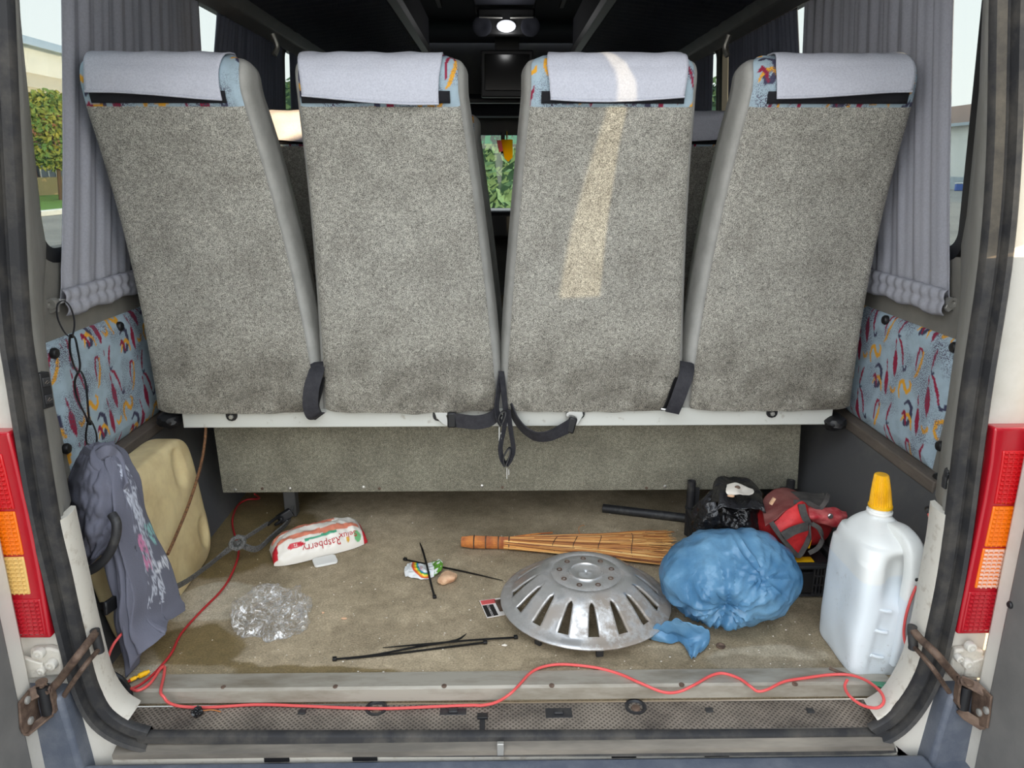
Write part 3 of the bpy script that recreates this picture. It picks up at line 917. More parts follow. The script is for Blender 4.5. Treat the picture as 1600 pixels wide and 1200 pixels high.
def make_seat(e, cov, label, pshift, velx):
    """e = (left, right) edges of the rear face at the bottom and at the top; cov = cover edges"""
    (bl, br), (tl_, tr) = e
    xc = (bl + br) / 2
    t = thing('passenger_seat', label, 'seat', (xc, .56, .345), 'back row of passenger seats')

    def edges(s):
        p = prof_at(RCc, s); k = max(0, min(1, (p.z - .36) / (1.10 - .36))); k2 = k ** 1.25
        l, r = lerp(bl, tl_, k2), lerp(br, tr, k2)
        if p.z > 1.10 or s > .8:
            q = max(0, (s - .82) / .18); sh = .018 * q * q; l += sh; r -= sh
        return l, r

    def shell(u, v):
        s = v; l, r = edges(s); R_, F_ = prof_at(RCc, s), prof_at(FCc, s)
        th = u * 4; sd = int(th) % 4; f = th - int(th)
        # rounded rectangle loop, u around, 0 = rear-left
        a = u * 2 * math.pi; ca, sa = math.cos(a + math.pi * 1.25), math.sin(a + math.pi * 1.25)
        n = 7.0; m = (abs(ca) ** n + abs(sa) ** n) ** (-1 / n); xx, vv = ca * m, sa * m
        w = (r - l) / 2; bulge = 1 + .05 * (1 - abs(vv)) * (1 - max(0, (s - .8) / .2)) 
        x = (l + r) / 2 + xx * (w + .006) * bulge
        q = R_.lerp(F_, (vv + 1) / 2)
        return (x, q.y, q.z)
    b = MB().grid(shell, 72, NS, cu=True)
    o0 = len(b.v) - 72
    b.f.append(tuple(range(72))); b.f.append(tuple(range(o0, o0 + 72)))
    b.build('side_bolsters', 'vinyl', t, smooth=60)
    s1 = s_of(1.072)

    def panel(u, v):
        s = v * s1; l, r = edges(s); w = (r - l)
        bot = max(0, 1 - v / .05); ins = .004 + .022 * bot ** 2
        x = lerp(l + ins, r - ins, u); q = prof_at(RCc, s); n = rear_n(s)
        ed = min(u, 1 - u) * w / .014; off = .007 * min(1, ed) ** .6 if v > 0 else 0
        off += .005 * mn.noise(Vector((x * 7, q.z * 6, 1))) * min(1, ed * .3) * min(1, (1 - v) * 8)
        # slack sag along the bottom hem
        dz = -.006 * bot * math.sin(math.pi * u) + (.004 * mn.noise(Vector((x * 20, 3, 0)))) * bot
        p = q + n * (off + .001); return (x, p.y, p.z + dz)
    MB().grid(panel, 60, 80).build('back_panel', 'carpet', t, smooth=60, label='grey flecked carpet back')

    def band(u, v):
        s = lerp(s1 - .006, 1.0, v); l, r = edges(s); x = lerp(l + .004, r - .004, u); q = prof_at(RCc, s); n = rear_n(min(s, .985))
        ed = min(u, 1 - u) * (r - l) / .012; p = q + n * (.0045 * min(1, ed) ** .6); return (x, p.y, p.z + (.002 if v == 1 else 0))
    b = MB().grid(band, 130, 46)
    d = np.cumsum([0] + [(b.v[(j + 1) * 130] - b.v[j * 130]).length for j in range(45)])
    cols = pattern(np.array([v.x for v in b.v]) + pshift, np.repeat(d, 130) + .09 + pshift * .7)
    b.build('headrest_band', 'fabric', t, smooth=60, cols=cols, label='blue patterned fabric across the top')
    sv0, sv1 = s_of(1.079), s_of(1.101)

    def velc(u, v):
        s = lerp(sv0, sv1, v); q = prof_at(RCc, s) + rear_n(s) * .0085; return (lerp(velx[0], velx[1], u), q.y, q.z)
    MB().grid(velc, 12, 5).build('velcro_strip', 'velcro', t, smooth=60, solid=.0025)
    # cloth cover laid over the crest and down the back
    c0, c1 = cov
    h0 = 1.092 + .004 * math.sin(pshift * 50)

    def cover(u, v):
        hem = h0 + .005 * math.sin(u * 3.0 + pshift * 30) - .006 * u * (1 if pshift < .1 else -.2)
        s0 = s_of(hem); k = v * 1.35
        x = lerp(c0, c1, u) + .004 * math.sin(v * 6 + u * 3 + pshift * 20)
        wr2 = .0025 * mn.noise(Vector((x * 22 + pshift * 9, v * 5 - x * 12, pshift)))
        if k <= 1:
            s = lerp(s0, 1.0, k); q = prof_at(RCc, s); n = rear_n(min(s, .985)); lift = .011 + .012 * max(0, 1 - k * 2.2) * (.4 + .6 * math.sin(u * 2.6 + .3))
            p = q + n * (lift + wr2)
        else:
            f = (k - 1) / .35; q = prof_at(FCc, 1 - f * .12); p = q + Vector((0, .010 * f, .0115))
            if f < .25: p.z = lerp(prof_at(RCc, 1).z + .0115, p.z, f * 4)
        return (x, p.y, p.z)
    MB().grid(cover, 44, 40).build('headrest_cover', 'cloth_white', t, smooth=70, solid=.003, label='pale cloth headrest cover')
    # stitched hem
    pts = [Vector(cover(u / 30, .0)) for u in range(31)]
    MB().tube([p + Vector((0, -.001, 0)) for p in pts], .0022, 6).build('cover_hem', 'cloth_white', t)
    MB().box(bl + .012, br - .012, .68, 1.08, .36, .47).build('seat_cushion', 'cushion', t, bevel=.03, seg=3)
    return t


def xs(pxs, py, Y): return tuple(at(p, py, Y=Y).x for p in pxs)


seats = []
for i, (bp_, tp_, cv, vx) in enumerate([
    ((238, 495), (126, 379), (132, 347), (140, 352)), ((503, 779), (465, 719), (468, 688), (470, 703)),
    ((788, 1066), (827, 1086), (858, 1072), (846, 1070)), ((1078, 1336), (1172, 1432), (1214, 1424), (1200, 1420))]):
    e = (xs(bp_, 610, .553), xs(tp_, 150, .424))
    seats.append(make_seat(e, xs(cv, 125, .418), [
        'grey carpet-backed seat beside the left curtain, cover reaching almost across', 'grey carpet-backed seat second from the left curtain',
        'grey carpet-backed seat crossed by a stripe of warm sunlight', 'grey carpet-backed seat beside the right curtain'][i], .031 + i * .043, xs(vx, 145, .42)))
for i, (dx, lab) in enumerate(((-.02, 'row-ahead seat glimpsed between the two left seat backs'), (.02, 'row-ahead seat glimpsed in the gap left of the sunlit seat'), (.0, 'row-ahead seat glimpsed between the two right seat backs'))):
    src = seats[(0, 1, 3)[i]]
    d = dup(src, src.location + Vector((dx + (0, -.015, 0)[i], .85, -.055)), lab, 'row of seats ahead')
    lx = d.location.x; MB().box(lx - .15, lx + .15, 1.6, 1.85, 0, .31).build('pedestal', 'black', d, bevel=.01)

# ---- seat frame: white rail with bolts and legs, carpeted board hung below it
rl = at(285, 655, Y=.575); rr = at(1302, 640, Y=.575)
t = thing('bench_stand', 'chipped white steel seat rail with bolts under the back row', 'seat base', (0, .6, 0))
MB().prism([(.575, .325), (.575, .372), (.62, .372), (.62, .366), (.58, .366), (.58, .331), (.61, .331), (.61, .325)], lambda a, c_, d: (d, a, c_), rl.x, rr.x).build('rail', 'rail', t, bevel=.002)
for (sx, sy) in ((362, 648), (685, 648), (905, 645), (1206, 643)):
    p = at(sx, sy, Y=.573)
    tb = MB()
    pts = [(-.0135, .018), (.0135, .018), (.0135, -.004)] + [(.0135 * math.cos(a), -.004 + .012 * math.sin(a)) for a in [-.4, -.9, -1.57, -2.2, -2.7]] + [(-.0135, -.004)]
    tb.prism(pts, lambda a, c_, d, p=p: (p.x + a, d, p.z + c_), .569, .576)
    o = tb.build('bolt_tab', 'black', t, bevel=.001)
    MB().lathe([(.0062, 0), (.0062, .004), (.005, .0055), (1e-5, .006)], 6, (p.x, .569, p.z - .004), (0, -1, 0)).build('bolt', 'zinc', o, smooth=20)
for x in (-.60, .62):
    MB().box(x - .022, x + .012, .74, .775, 0, .35).build('leg', 'wall_dark', t, bevel=.003)
b0, b1 = at(336, 660, Y=.66), at(1247, 762, Y=.66)
bz = at(700, 768, Y=.66).z
bd = MB().prism([(-.757, bz), (.795, bz), (.78, .40), (-.765, .40)], lambda a, c_, d: (a, d, c_), .66, .675).build('carpeted_board', 'board', None, bevel=.002)
tag(bd, 'wide grey-green carpeted board hanging under the seat rail', 'board')
for i, (sx, sy) in enumerate(((368, 765), (410, 763), (453, 763), (568, 761), (593, 763), (753, 759), (785, 761), (1010, 762), (1039, 760))):
    p = at(sx, sy, Y=.66)
    MB().lathe([(.0048 if i in (2, 3, 5, 8) else .0038, 0), (.004, .0015), (1e-5, .0025)], 12, (p.x, .6595, p.z), (0, -1, 0)).build('screw', 'steel' if i in (0, 2, 3, 5, 8) else 'rust', bd)

# ---- seat belts
def belt(pts, w, side, m='webbing', sm=8):
    P = crom(pts, sm); n = len(P)
    sd = [Vector(side[0]).lerp(Vector(side[1]), i / (n - 1)) for i in range(n)] if isinstance(side, list) else side
    return MB().ribbon(P, w, .003, sd)


def V3(x, y, Y): return at(x, y, Y=Y)


t = thing('seat_belt', 'black belt end hanging between the two left seats', 'seat belt', V3(490, 650, .54), 'belts between the seats')
belt([V3(497, 566, .575), V3(494, 582, .547), V3(487, 606, .533), V3(485, 632, .530), V3(490, 648, .536), V3(500, 650, .552)], .037, [(1, 0, .1), (1, .2, .35)]).build('webbing', 'webbing', t)
belt([V3(503, 590, .556), V3(500, 608, .545), V3(494, 632, .542), V3(499, 648, .55)], .018, (1, -.5, .2)).build('inner_fold', 'black', t)
MB().tube([V3(499, 645, .548), V3(509, 643, .548)], .003).build('tongue', 'steel', t)
t = thing('seat_belt', 'black belt end hanging between the two right seats', 'seat belt', V3(1055, 650, .54), 'belts between the seats')
belt([V3(1073, 566, .575), V3(1073, 582, .547), V3(1066, 604, .533), V3(1058, 626, .530), V3(1050, 645, .538)], .035, [(1, 0, -.15), (1, 0, -.1)]).build('webbing', 'webbing', t)
belt([V3(1058, 590, .556), V3(1050, 612, .55), V3(1042, 634, .552), V3(1036, 641, .56)], .014, (1, .4, 0)).build('inner_fold', 'black', t)
MB().tube([V3(1041, 640, .55), V3(1033, 639, .552)], .003).build('tongue', 'steel', t)


def anchor(s, cx, cy, lab, web):
    p = at(cx, cy, Y=.566); t = thing('seat_belt_anchor', lab, 'seat belt', (p.x, .566, p.z), 'belts bolted to the rail')
    poly = [(-.018 * s, .013), (.004 * s, .016), (.026 * s, .014), (.028 * s, .004), (.012 * s, .001), (.020 * s, -.018), (.013 * s, -.027), (.0, -.019), (-.013 * s, -.004)]
    MB().prism(poly, lambda a, c_, d: (p.x + a, d, p.z + c_), .560, .5645).build('anchor_plate', 'steel', t, bevel=.001)
    belt(web, .037, (0, -.12, 1)).build('webbing', 'webbing', t)
    q = web[0]
    MB().obox(q, (.011, 0, 0), (0, .006, 0), (0, 0, .020)).build('sleeve', 'black', t, bevel=.004)


anchor(1, 690, 649, 'black belt on a silver anchor plate left of the centre gap', [V3(706, 656, .553), V3(722, 658, .545), V3(745, 660, .54), V3(766, 655, .542), V3(780, 642, .555)])
# the right belt sags lower and turns edge-on
p = at(901, 649, Y=.566); t = thing('seat_belt_anchor', 'black belt sagging from a silver anchor plate right of the centre gap', 'seat belt', (p.x, .566, p.z), 'belts bolted to the rail')
poly = [(.013, .013), (.016, .002), (.004, -.021), (-.002, -.026), (-.006, -.012), (-.016, -.006), (-.027, -.001), (-.027, .007), (-.012, .015)]
MB().prism(poly, lambda a, c_, d: (p.x + a, d, p.z + c_), .560, .5645).build('anchor_plate', 'steel', t, bevel=.001)
web = [V3(893, 664, .552), V3(878, 672, .54), V3(858, 681, .53), V3(838, 682, .53), V3(820, 672, .54), V3(806, 655, .55), V3(796, 632, .565)]
belt(web, .035, [(-.25, -.1, 1), (.35, -.9, .5)]).build('webbing', 'webbing', t)
MB().obox(web[0], (.010, 0, -.003), (0, .006, 0), (.005, 0, .020)).build('sleeve', 'black', t, bevel=.004)

t = thing('hanging_belt', 'pair of black belt loops hanging in the centre gap', 'seat belt', V3(788, 725, .53))
belt([V3(783, 584, .575), V3(779, 610, .555), V3(776, 636, .545), V3(779, 655, .54), V3(784, 664, .54)], .016, (.6, .8, 0)).build('strap', 'webbing', t)
belt([V3(783, 580, .575), V3(787, 612, .55), V3(790, 645, .54), V3(786, 660, .538)], .016, (.7, .7, 0)).build('strap', 'webbing', t)
belt([V3(792, 640, .54), V3(787, 672, .535), V3(782, 698, .53), V3(784, 716, .53), V3(790, 727, .53)], .014, (.7, .7, 0)).build('strap', 'webbing', t)
belt([V3(794, 640, .54), V3(798, 672, .535), V3(802, 700, .53), V3(798, 716, .53), V3(791, 727, .53)], .014, (.7, -.7, 0)).build('strap', 'webbing', t)
belt([V3(783, 662, .532), V3(779, 655, .53), V3(783, 645, .53), V3(790, 643, .532), V3(789, 652, .53), V3(784, 663, .53)], .012, (.1, 1, 0)).build('buckle_loop', 'black_dusty', t)
belt([V3(789, 728, .525), V3(787, 715, .523), V3(793, 703, .523), V3(797, 701, .525), V3(796, 712, .523), V3(790, 728, .523)], .012, (.1, 1, 0)).build('buckle_loop', 'black_dusty', t)
for (x0, y0, y1) in ((780, 667, 690), (783, 676, 686), (792, 731, 748), (795, 734, 742)):
    MB().box(at(x0, y0, Y=.53).x - .0012, at(x0, y0, Y=.53).x + .0012, .529, .532, at(x0, y1, Y=.53).z, at(x0, y0, Y=.53).z).build('tongue', 'steel', t)

# black end caps of the rail
for s, pp, lab in ((-1, (264, 656), 'left'), (1, (1304, 660), 'right')):
    c0 = at(*pp, Y=.58)
    b = MB().blob((c0.x, .585, c0.z), (.030, .035, .022), 3, lambda p, d: p * (1 + .18 * mn.noise(d * 2.2 + Vector((s, 0, 0)))))
    tag(b.build('taped_rail_end', 'black', None, smooth=25), 'black taped lump on the ' + lab + ' end of the seat rail', 'tape wrap', 'taped rail ends')

# ================================================================== CURTAINS
def curtain(s, y_top, y_bot, yend, zb, zt, m, label, x0=.905, amp=.0055, waves=11, hem=True):
    t = thing('curtain', label, 'curtain', (s * x0, (y_bot + yend) / 2, zb), 'side window curtains')
    ph = random.random() * 6; y_top = y_bot + (y_top - y_bot) / .80

    def fn(u, v):
        z = lerp(zb, zt, v); ys = lerp(y_bot, y_top, v ** .8); y = lerp(ys, yend, u)
        a = amp * (.45 + .75 * v); w = math.sin(u * waves * 6.283 + ph + .8 * math.sin(u * 9)) + .4 * math.sin(u * waves * 2.3 * 6.283 + v)
        tuck = .010 * max(0, 1 - v * 14) * math.sin(u * 90)
        return (s * (x0 - lean(z) * .9 + a * w + tuck * .3), y, z)
    MB().grid(fn, 260, 40).build('cloth', m, t, smooth=80, solid=.002)
    if hem:
        def hm(u, v):
            y = lerp(y_bot - .004, yend, u); z = zb + .022 - .056 * v + .003 * math.sin(u * 43 + v * 2) * v; r = .007 * abs(math.sin(math.pi * v * 2)) ** .7 + .0025 * math.sin(u * 150 + v) * (1 - .5 * v)
            return (s * (x0 - .006 - r), y, z)
        MB().grid(hm, 220, 12).build('gathered_hem', m, t, smooth=80, solid=.002)
    return t


curtain(-1, at(98, 0, X=-.88).y, at(100, 470, X=-.9).y, at(314, 40, X=-.875).y, .69, 1.44, 'curtain', 'light grey-blue curtain at the rearmost left window')
curtain(1, at(1488, 0, X=.88).y, at(1478, 470, X=.9).y, at(1256, 40, X=.875).y, .69, 1.44, 'curtain', 'light grey-blue curtain at the rearmost right window')
curtain(-1, at(330, 40, X=-.875).y, 1.08, at(438, 80, X=-.875).y, .9, 1.41, 'curtain2', 'dark slate curtain at the second left window', hem=False, waves=17)
curtain(1, at(1249, 40, X=.875).y, 1.06, at(1142, 80, X=.875).y, .9, 1.41, 'curtain2', 'dark slate curtain at the second right window', hem=False, waves=17)
curtain(-1, 2.15, 2.15, 3.6, .9, 1.41, 'curtain2', 'dark slate curtain at the far left windows', hem=False, waves=22)
curtain(1, 2.15, 2.15, 3.6, .9, 1.41, 'curtain2', 'dark slate curtain at the far right windows', hem=False, waves=22)
for s, pp, y1, lab in ((-1, (88, 474), .8, 'left'), (1, (1480, 472), .8, 'right')):
    p = at(*pp, X=s * .905); p.x = s * .912; z = p.z
    t = thing('curtain_rod', 'white curtain rod end and bracket under the ' + lab + ' curtain', 'curtain rod', (p.x, p.y, z), 'curtain rods')
    MB().lathe([(.0055, 0), (.0055, y1 - p.y), (1e-5, y1 - p.y)], 14, (p.x, p.y, z), (0, 1, 0)).build('rod', 'white', t)
    MB().lathe([(.004, -.004), (.0045, -.010), (.0105, -.010), (.0115, -.002), (.010, .010), (.006, .012)], 14, (p.x, p.y, z), (0, 1, 0)).build('socket', 'zinc', t)
    MB().prism([(-.006, .008), (-.012, -.012), (-.004, -.02), (.004, -.014), (.009, -.018), (.011, -.004)], lambda a, c_, d: (p.x + a, d, z + c_), p.y - .006, p.y + .004).build('bracket', 'zinc', t, bevel=.001)
    MB().box(min(p.x, s * WX), max(p.x, s * WX), p.y - .003, p.y + .003, z - .006, z + .006).build('arm', 'zinc', t)

# ================================================================== TAIL LAMPS
def tail_lamp(s, inner, seg_off, bands, label, clear):
    PYL = -.108
    P = [at(x, y, Y=PYL) for x, y in inner]; zs_ = [p.z for p in reversed(P)]; xs_ = [p.x for p in reversed(P)]
    xi = lambda z: ip(z, zs_, xs_)
    z1, z0 = P[0].z, P[-1].z; Wd = .115
    t = thing('tail_lamp', label, 'tail lamp', (xi(z0) + s * .05, PYL, z0), 'tail lamps')
    rows = [z0 + (z1 - z0) * i / 14 for i in range(15)]

    def body(mb, za, zb_, off, d0, d1, wd):
        rs = [za + (zb_ - za) * i / 6 for i in range(7)]
        poly = [(xi(z) + s * off, z) for z in rs] + [(xi(z) + s * wd, z) for z in reversed(rs)]
        return mb.prism(poly, lambda a, c_, d: (a, d, c_), d0, d1)
    body(MB(), z0, z1, 0, PYL + .015, PYL - .012, Wd).build('housing', 'lens_red', t, bevel=.004, seg=3)
    for nm, m, ya, yb, off, lab in bands:
        za, zb_ = at(inner[0][0], yb, Y=PYL).z, at(inner[0][0], ya, Y=PYL).z
        seg = body(MB(), za, zb_, off, PYL - .010, PYL - .0145, Wd - .002).build('lens', m, t, bevel=.0015, label=lab)
        n = max(4, int((zb_ - za) / .0072)); rb = MB()
        for i in range(n):
            zc = za + (zb_ - za) * (i + .5) / n
            h = (zb_ - za) / n * .36
            rb.prism([(0, zc - h), (-.0022, zc), (0, zc + h)], lambda a, c_, d: (d, PYL - .0145 + a, c_), xi(zc) + s * (off + .003), xi(zc) + s * (Wd - .005))
            nn = 11
            for j in range(nn):
                xx = xi(zc) + s * lerp(off + .004, Wd - .006, (j + .5) / nn)
                rb.obox((xx, PYL - .0158, zc), (.0009, 0, 0), (0, .0012, 0), (0, 0, h * .95))
        rb.build('lens_ribs', m if not (clear and nm == 'clear') else 'lens_white', seg, smooth=0)
    return t


tail_lamp(-1, [(21, 672), (35, 730), (51, 800), (67, 880), (86, 991)], 0,
          [('red', 'lens_redb', 705, 790, .018, 'ribbed bright red lens'), ('amber', 'lens_amber', 794, 861, .019, 'ribbed amber lens'), ('clear', 'lens_clear', 864, 922, .020, 'ribbed pale yellow lens'), ('red', 'lens_red', 930, 985, .006, 'ribbed dark red lens')],
          'red and amber tail lamp beside the hanging shirt, pale yellow low segment', False)
tail_lamp(1, [(1547, 665), (1541, 720), (1529, 790), (1506, 900), (1489, 985)], 0,
          [('red', 'lens_redb', 700, 782, .016, 'ribbed bright red lens'), ('amber', 'lens_amber', 786, 848, .015, 'ribbed amber lens'), ('clear', 'lens_amber', 851, 912, .013, 'amber lens with white ribs'), ('red', 'lens_red', 918, 978, .005, 'ribbed dark red lens')],
          'red and amber tail lamp beside the white jug, white-ribbed segment', True)

# ---- door hinges
for s, pts, lab in ((-1, [(62, 1020), (81, 1038), (66, 1047)], 'left'), (1, [(1516, 1010), (1511, 1036), (1498, 1028)], 'right')):
    c0 = at((72 if s < 0 else 1505), 1032, Y=-.105)
    t = MB().prism([(-.026, -.03), (.028, -.026), (.030, .022), (.012, .028), (-.020, .026)], lambda a, c_, d: (c0.x + a, d, c0.z + c_), -.111, -.097).build('hinge', 'paint_dirty', dl if s < 0 else dr, bevel=.004, label='dirty white hinge plate with three bolts')
    MB().prism([(0, -.024), (s * .045, -.03), (s * .075, -.016), (s * .075, .022), (s * .04, .018), (.0, .002)], lambda a, c_, d: (c0.x + a, d, c0.z + c_), -.117, -.109).build('hinge_arm', 'paint_dirty', t, bevel=.002)
    for i, q in enumerate(pts):
        p = at(*q, Y=-.115)
        r = .0095 if i < 2 else .0072
        MB().lathe([(r, 0), (r, .004), (r * .88, .009), (r * .5, .010), (r * .42, .006), (1e-5, .006)], 18, (p.x, -.1115, p.z), (0, -1, 0)).build('bolt', 'paint', t)

# ---- door check straps
def check_strap(s, X, brk, arm, rod, lab):
    j = at(*brk['pin'], X=X - s * .028)
    t = thing('door_check_strap', lab, 'door check', (j.x, j.y, j.z), 'door check straps')
    pl_ = [at(x, y, X=X - s * .007) for x, y in brk['plate']]
    b = MB(); n = len(pl_)
    b.add([p for p in pl_] + [p + Vector((-s * .004, 0, 0)) for p in pl_], [tuple(range(n)), tuple(range(n, 2 * n))] + [(i, (i + 1) % n, n + (i + 1) % n, n + i) for i in range(n)])
    b.build('bracket', 'rust', t, bevel=.001)
    for lip in brk['lips']:
        q = [at(x, y, X=X - s * d) for x, y, d in lip]; m_ = len(q)
        MB().add(q + [p + Vector((0, 0, -.004)) for p in q], [tuple(range(m_)), tuple(range(m_, 2 * m_))] + [(i, (i + 1) % m_, m_ + (i + 1) % m_, m_ + i) for i in range(m_)]).build('bracket_lip', 'rust', t, bevel=.0008)
    for q in brk['bolts']:
        p = at(*q, X=X - s * .011); MB().disc((p.x, p.y, p.z), .0065, .004, (-s, 0, 0)).build('bolt', 'zinc', t)
    zt_, zb_ = at(*brk['pin_top'], Y=j.y).z, at(*brk['pin_bot'], Y=j.y).z
    MB().lathe([(1e-5, zb_), (.0095, zb_), (.0095, zt_), (1e-5, zt_)], 16, (j.x, j.y, 0)).build('roller', 'black', t)
    MB().lathe([(.0045, zb_ - .004), (.0045, zt_ + .006), (.009, zt_ + .006), (.009, zt_ + .010), (1e-5, zt_ + .011)], 14, (j.x, j.y, 0)).build('pin', 'rust', t)
    A = [at(x, y, Y=yy) for x, y, yy in arm]; R_ = [at(x, y, Y=yy) for x, y, yy in rod]
    MB().tube(crom(A, 6), .0068, 10).build('arm', 'rust', t)
    MB().tube(crom(R_, 6), .0042, 8).build('rod', 'rust', t)
    # yoke that joins arm and rod around the roller
    y1 = [Vector((j.x, j.y, zt_ + .002)), A[0], A[1].lerp(A[0], .75), R_[0].lerp(R_[1], .2), Vector((j.x, j.y, zb_))]
    MB().ribbon(crom(y1, 6), .012, .004, (0, 1, 0)).build('yoke', 'rust', t)
    e = A[-1].lerp(R_[-1], .5)
    MB().tube([A[-1] + Vector((0, 0, .006)), A[-1], R_[-1], R_[-1] - Vector((0, 0, .006))], .008, 10).build('pivot', 'black_dusty', t)


yl = at(72, 1100, X=XDL + .028).y
check_strap(-1, XDL, dict(pin=(72, 1100), pin_top=(71, 1072), pin_bot=(73, 1114), plate=[(27, 1099), (42, 1080), (60, 1070), (62, 1108), (58, 1135), (34, 1147), (30, 1138)],
                          lips=[[(27, 1098, .004), (45, 1076, .008), (66, 1064, .03), (76, 1070, .036), (70, 1082, .034), (44, 1094, .010)], [(32, 1146, .004), (50, 1130, .008), (74, 1112, .03), (84, 1116, .036), (72, 1124, .034), (44, 1148, .010)]],
                          bolts=[(42, 1094), (47, 1126)]),
            [(76, 1080, yl), (92, 1064, yl + .02), (120, 1027, -.15), (141, 1000, -.11), (149, 989, -.085)], [(84, 1112, yl), (98, 1090, yl + .02), (128, 1046, -.15), (155, 1014, -.09)],
            'rusty door check strap beside the left tail lamp')
yr = at(1508, 1096, X=XDR - .028).y
check_strap(1, XDR, dict(pin=(1506, 1096), pin_top=(1510, 1072), pin_bot=(1505, 1106), plate=[(1552, 1088), (1530, 1068), (1522, 1074), (1520, 1118), (1532, 1134), (1545, 1138), (1548, 1120)],
                         lips=[[(1551, 1087, .004), (1530, 1066, .012), (1504, 1055, .03), (1498, 1060, .036), (1508, 1070, .034), (1538, 1086, .01)], [(1544, 1137, .004), (1530, 1122, .01), (1504, 1106, .03), (1494, 1110, .036), (1506, 1122, .03), (1532, 1138, .01)]],
                         bolts=[(1531, 1113), (1542, 1110)]),
            [(1502, 1066, yr), (1488, 1052, yr + .02), (1465, 1024, -.15), (1440, 1000, -.11), (1425, 983, -.085)], [(1498, 1100, yr), (1482, 1080, yr + .02), (1458, 1045, -.15), (1427, 1009, -.09)],
            'rusty door check strap beside the right tail lamp')

# ---- bits on the pillars
p0, p1 = at(60, 582, Y=.02), at(80, 640, Y=.02)
t = thing('switch_panel', 'black two-button switch panel on the left pillar', 'switch', ((p0.x + p1.x) / 2, .01, p1.z))
q = [at(58, 583, Y=-.085), at(75, 580, Y=-.065), at(83, 635, Y=-.065), at(66, 640, Y=-.085)]
nrm = (q[1] - q[0]).cross(q[2] - q[1]).normalized()
if nrm.y > 0: nrm = -nrm
MB().add([v + nrm * .004 for v in q] + [v - nrm * .03 for v in q], [(0, 1, 2, 3), (4, 7, 6, 5), (0, 4, 5, 1), (1, 5, 6, 2), (2, 6, 7, 3), (3, 7, 4, 0)]).build('body', 'black', t, bevel=.003, seg=3)


def onq(u, v, d=.006): return q[0].lerp(q[1], u).lerp(q[3].lerp(q[2], u), v) + nrm * d


for v0 in (.14, .62):
    w_ = MB().add([onq(a, c_, d) for d in (.006, .001) for a, c_ in ((.15, v0), (.85, v0), (.85, v0 + .24), (.15, v0 + .24))], [(0, 1, 2, 3), (4, 7, 6, 5), (0, 4, 5, 1), (1, 5, 6, 2), (2, 6, 7, 3), (3, 7, 4, 0)]).build('button', 'black_dusty', t, bevel=.001)
    MB().tube([onq(.28, v0 + .15, .0065), onq(.5, v0 + .08, .0065), onq(.72, v0 + .13, .0065), onq(.4, v0 + .17, .0065)], .0005, 6).build('symbol', 'wood', w_)
p = at(1481, 746, Y=-.07)
t = thing('door_latch', 'small dark latch on the right pillar', 'latch', (p.x, p.y, p.z - .02))
MB().prism([(-.008, -.018), (.006, -.018), (.009, 0), (.007, .018), (-.007, .016), (-.010, 0)], lambda a, c_, d: (p.x + a, p.y + d + a * .5, p.z + c_), -.006, .006).build('plate', 'black_dusty', t, bevel=.002)
MB().lathe([(.005, 0), (.005, .006), (.003, .009), (1e-5, .01)], 12, (p.x, p.y - .005, p.z - .004), (0, -1, 0)).build('striker', 'zinc', t)
MB().disc((p.x - .005, p.y - .005, p.z + .007), .005, .007, (0, -1, 0)).build('knob', 'black', t)

# ================================================================== LEFT SIDE: CANISTER, SHIRT, STRAPS
def spow(x, e): return math.copysign(abs(x) ** e, x)


def ctrl_grid(mb, rows, nr=10, nc=8, disp=None):
    """smooth surface through rows of control points"""
    R1 = [crom(r, nc) for r in rows]; cols_ = list(zip(*R1)); C1 = [crom(c_, nr) for c_ in cols_]
    nu, nv = len(C1), len(C1[0])

    def fn(u, v):
        i = int(round(u * (nu - 1))); j = int(round(v * (nv - 1))); p = C1[i][j]
        return p + disp(u, v, p) if disp else p
    mb.grid(fn, nu, nv); return nu, nv


bm = bmesh.new(); bmesh.ops.create_cube(bm, size=2); bmesh.ops.subdivide_edges(bm, edges=bm.edges, cuts=40, use_grid_fill=True)
dents = [(292, 733, .030, .050, .013), (318, 832, .026, .042, .013)]
dl_ = [(at(x, y, X=-.75), a, c_, d) for x, y, a, c_, d in dents]
ringc = at(262, 815, X=-.75)
b = MB()
for v in bm.verts:
    p = v.co.copy(); n = 7.0
    L = (abs(p.x) ** n + abs(p.y) ** n + abs(p.z) ** n) ** (1 / n); p = p / L
    k = (p.z + 1) / 2; z = k * .332
    # the far upper corner is cut rounder
    y = lerp(.105, .545, (p.y + 1) / 2); z -= .012 * max(0, k - .6) / .4 * max(0, (p.y - .55) / .45) ** 2
    xf = lerp(-.742, -.772, k); xb = lerp(-.784, -.86, k); x = lerp(xb, xf, (p.x + 1) / 2)
    if p.x > .8:
        for q, a, c_, d in dl_:
            r2 = ((y - q.y) / a) ** 2 + ((z - q.z) / c_) ** 2
            if r2 < 1: x -= d * (1 - r2) ** .6
        rr_ = math.hypot(y - ringc.y, z - ringc.z); x += .0025 * math.exp(-((rr_ - .055) / .006) ** 2)
        x += .0035 * mn.noise(Vector((y * 9, z * 9, 2)))
    b.v.append(Vector((x, y, z + .001)))
b.f = [tuple(v.index for v in f.verts) for f in bm.faces]; bm.free()
t = thing('jerrycan', 'large cream plastic jerrycan with finger dents against the left wall', 'jerrycan', (-.78, .32, 0))
b.build('body', 'can', t, smooth=70)

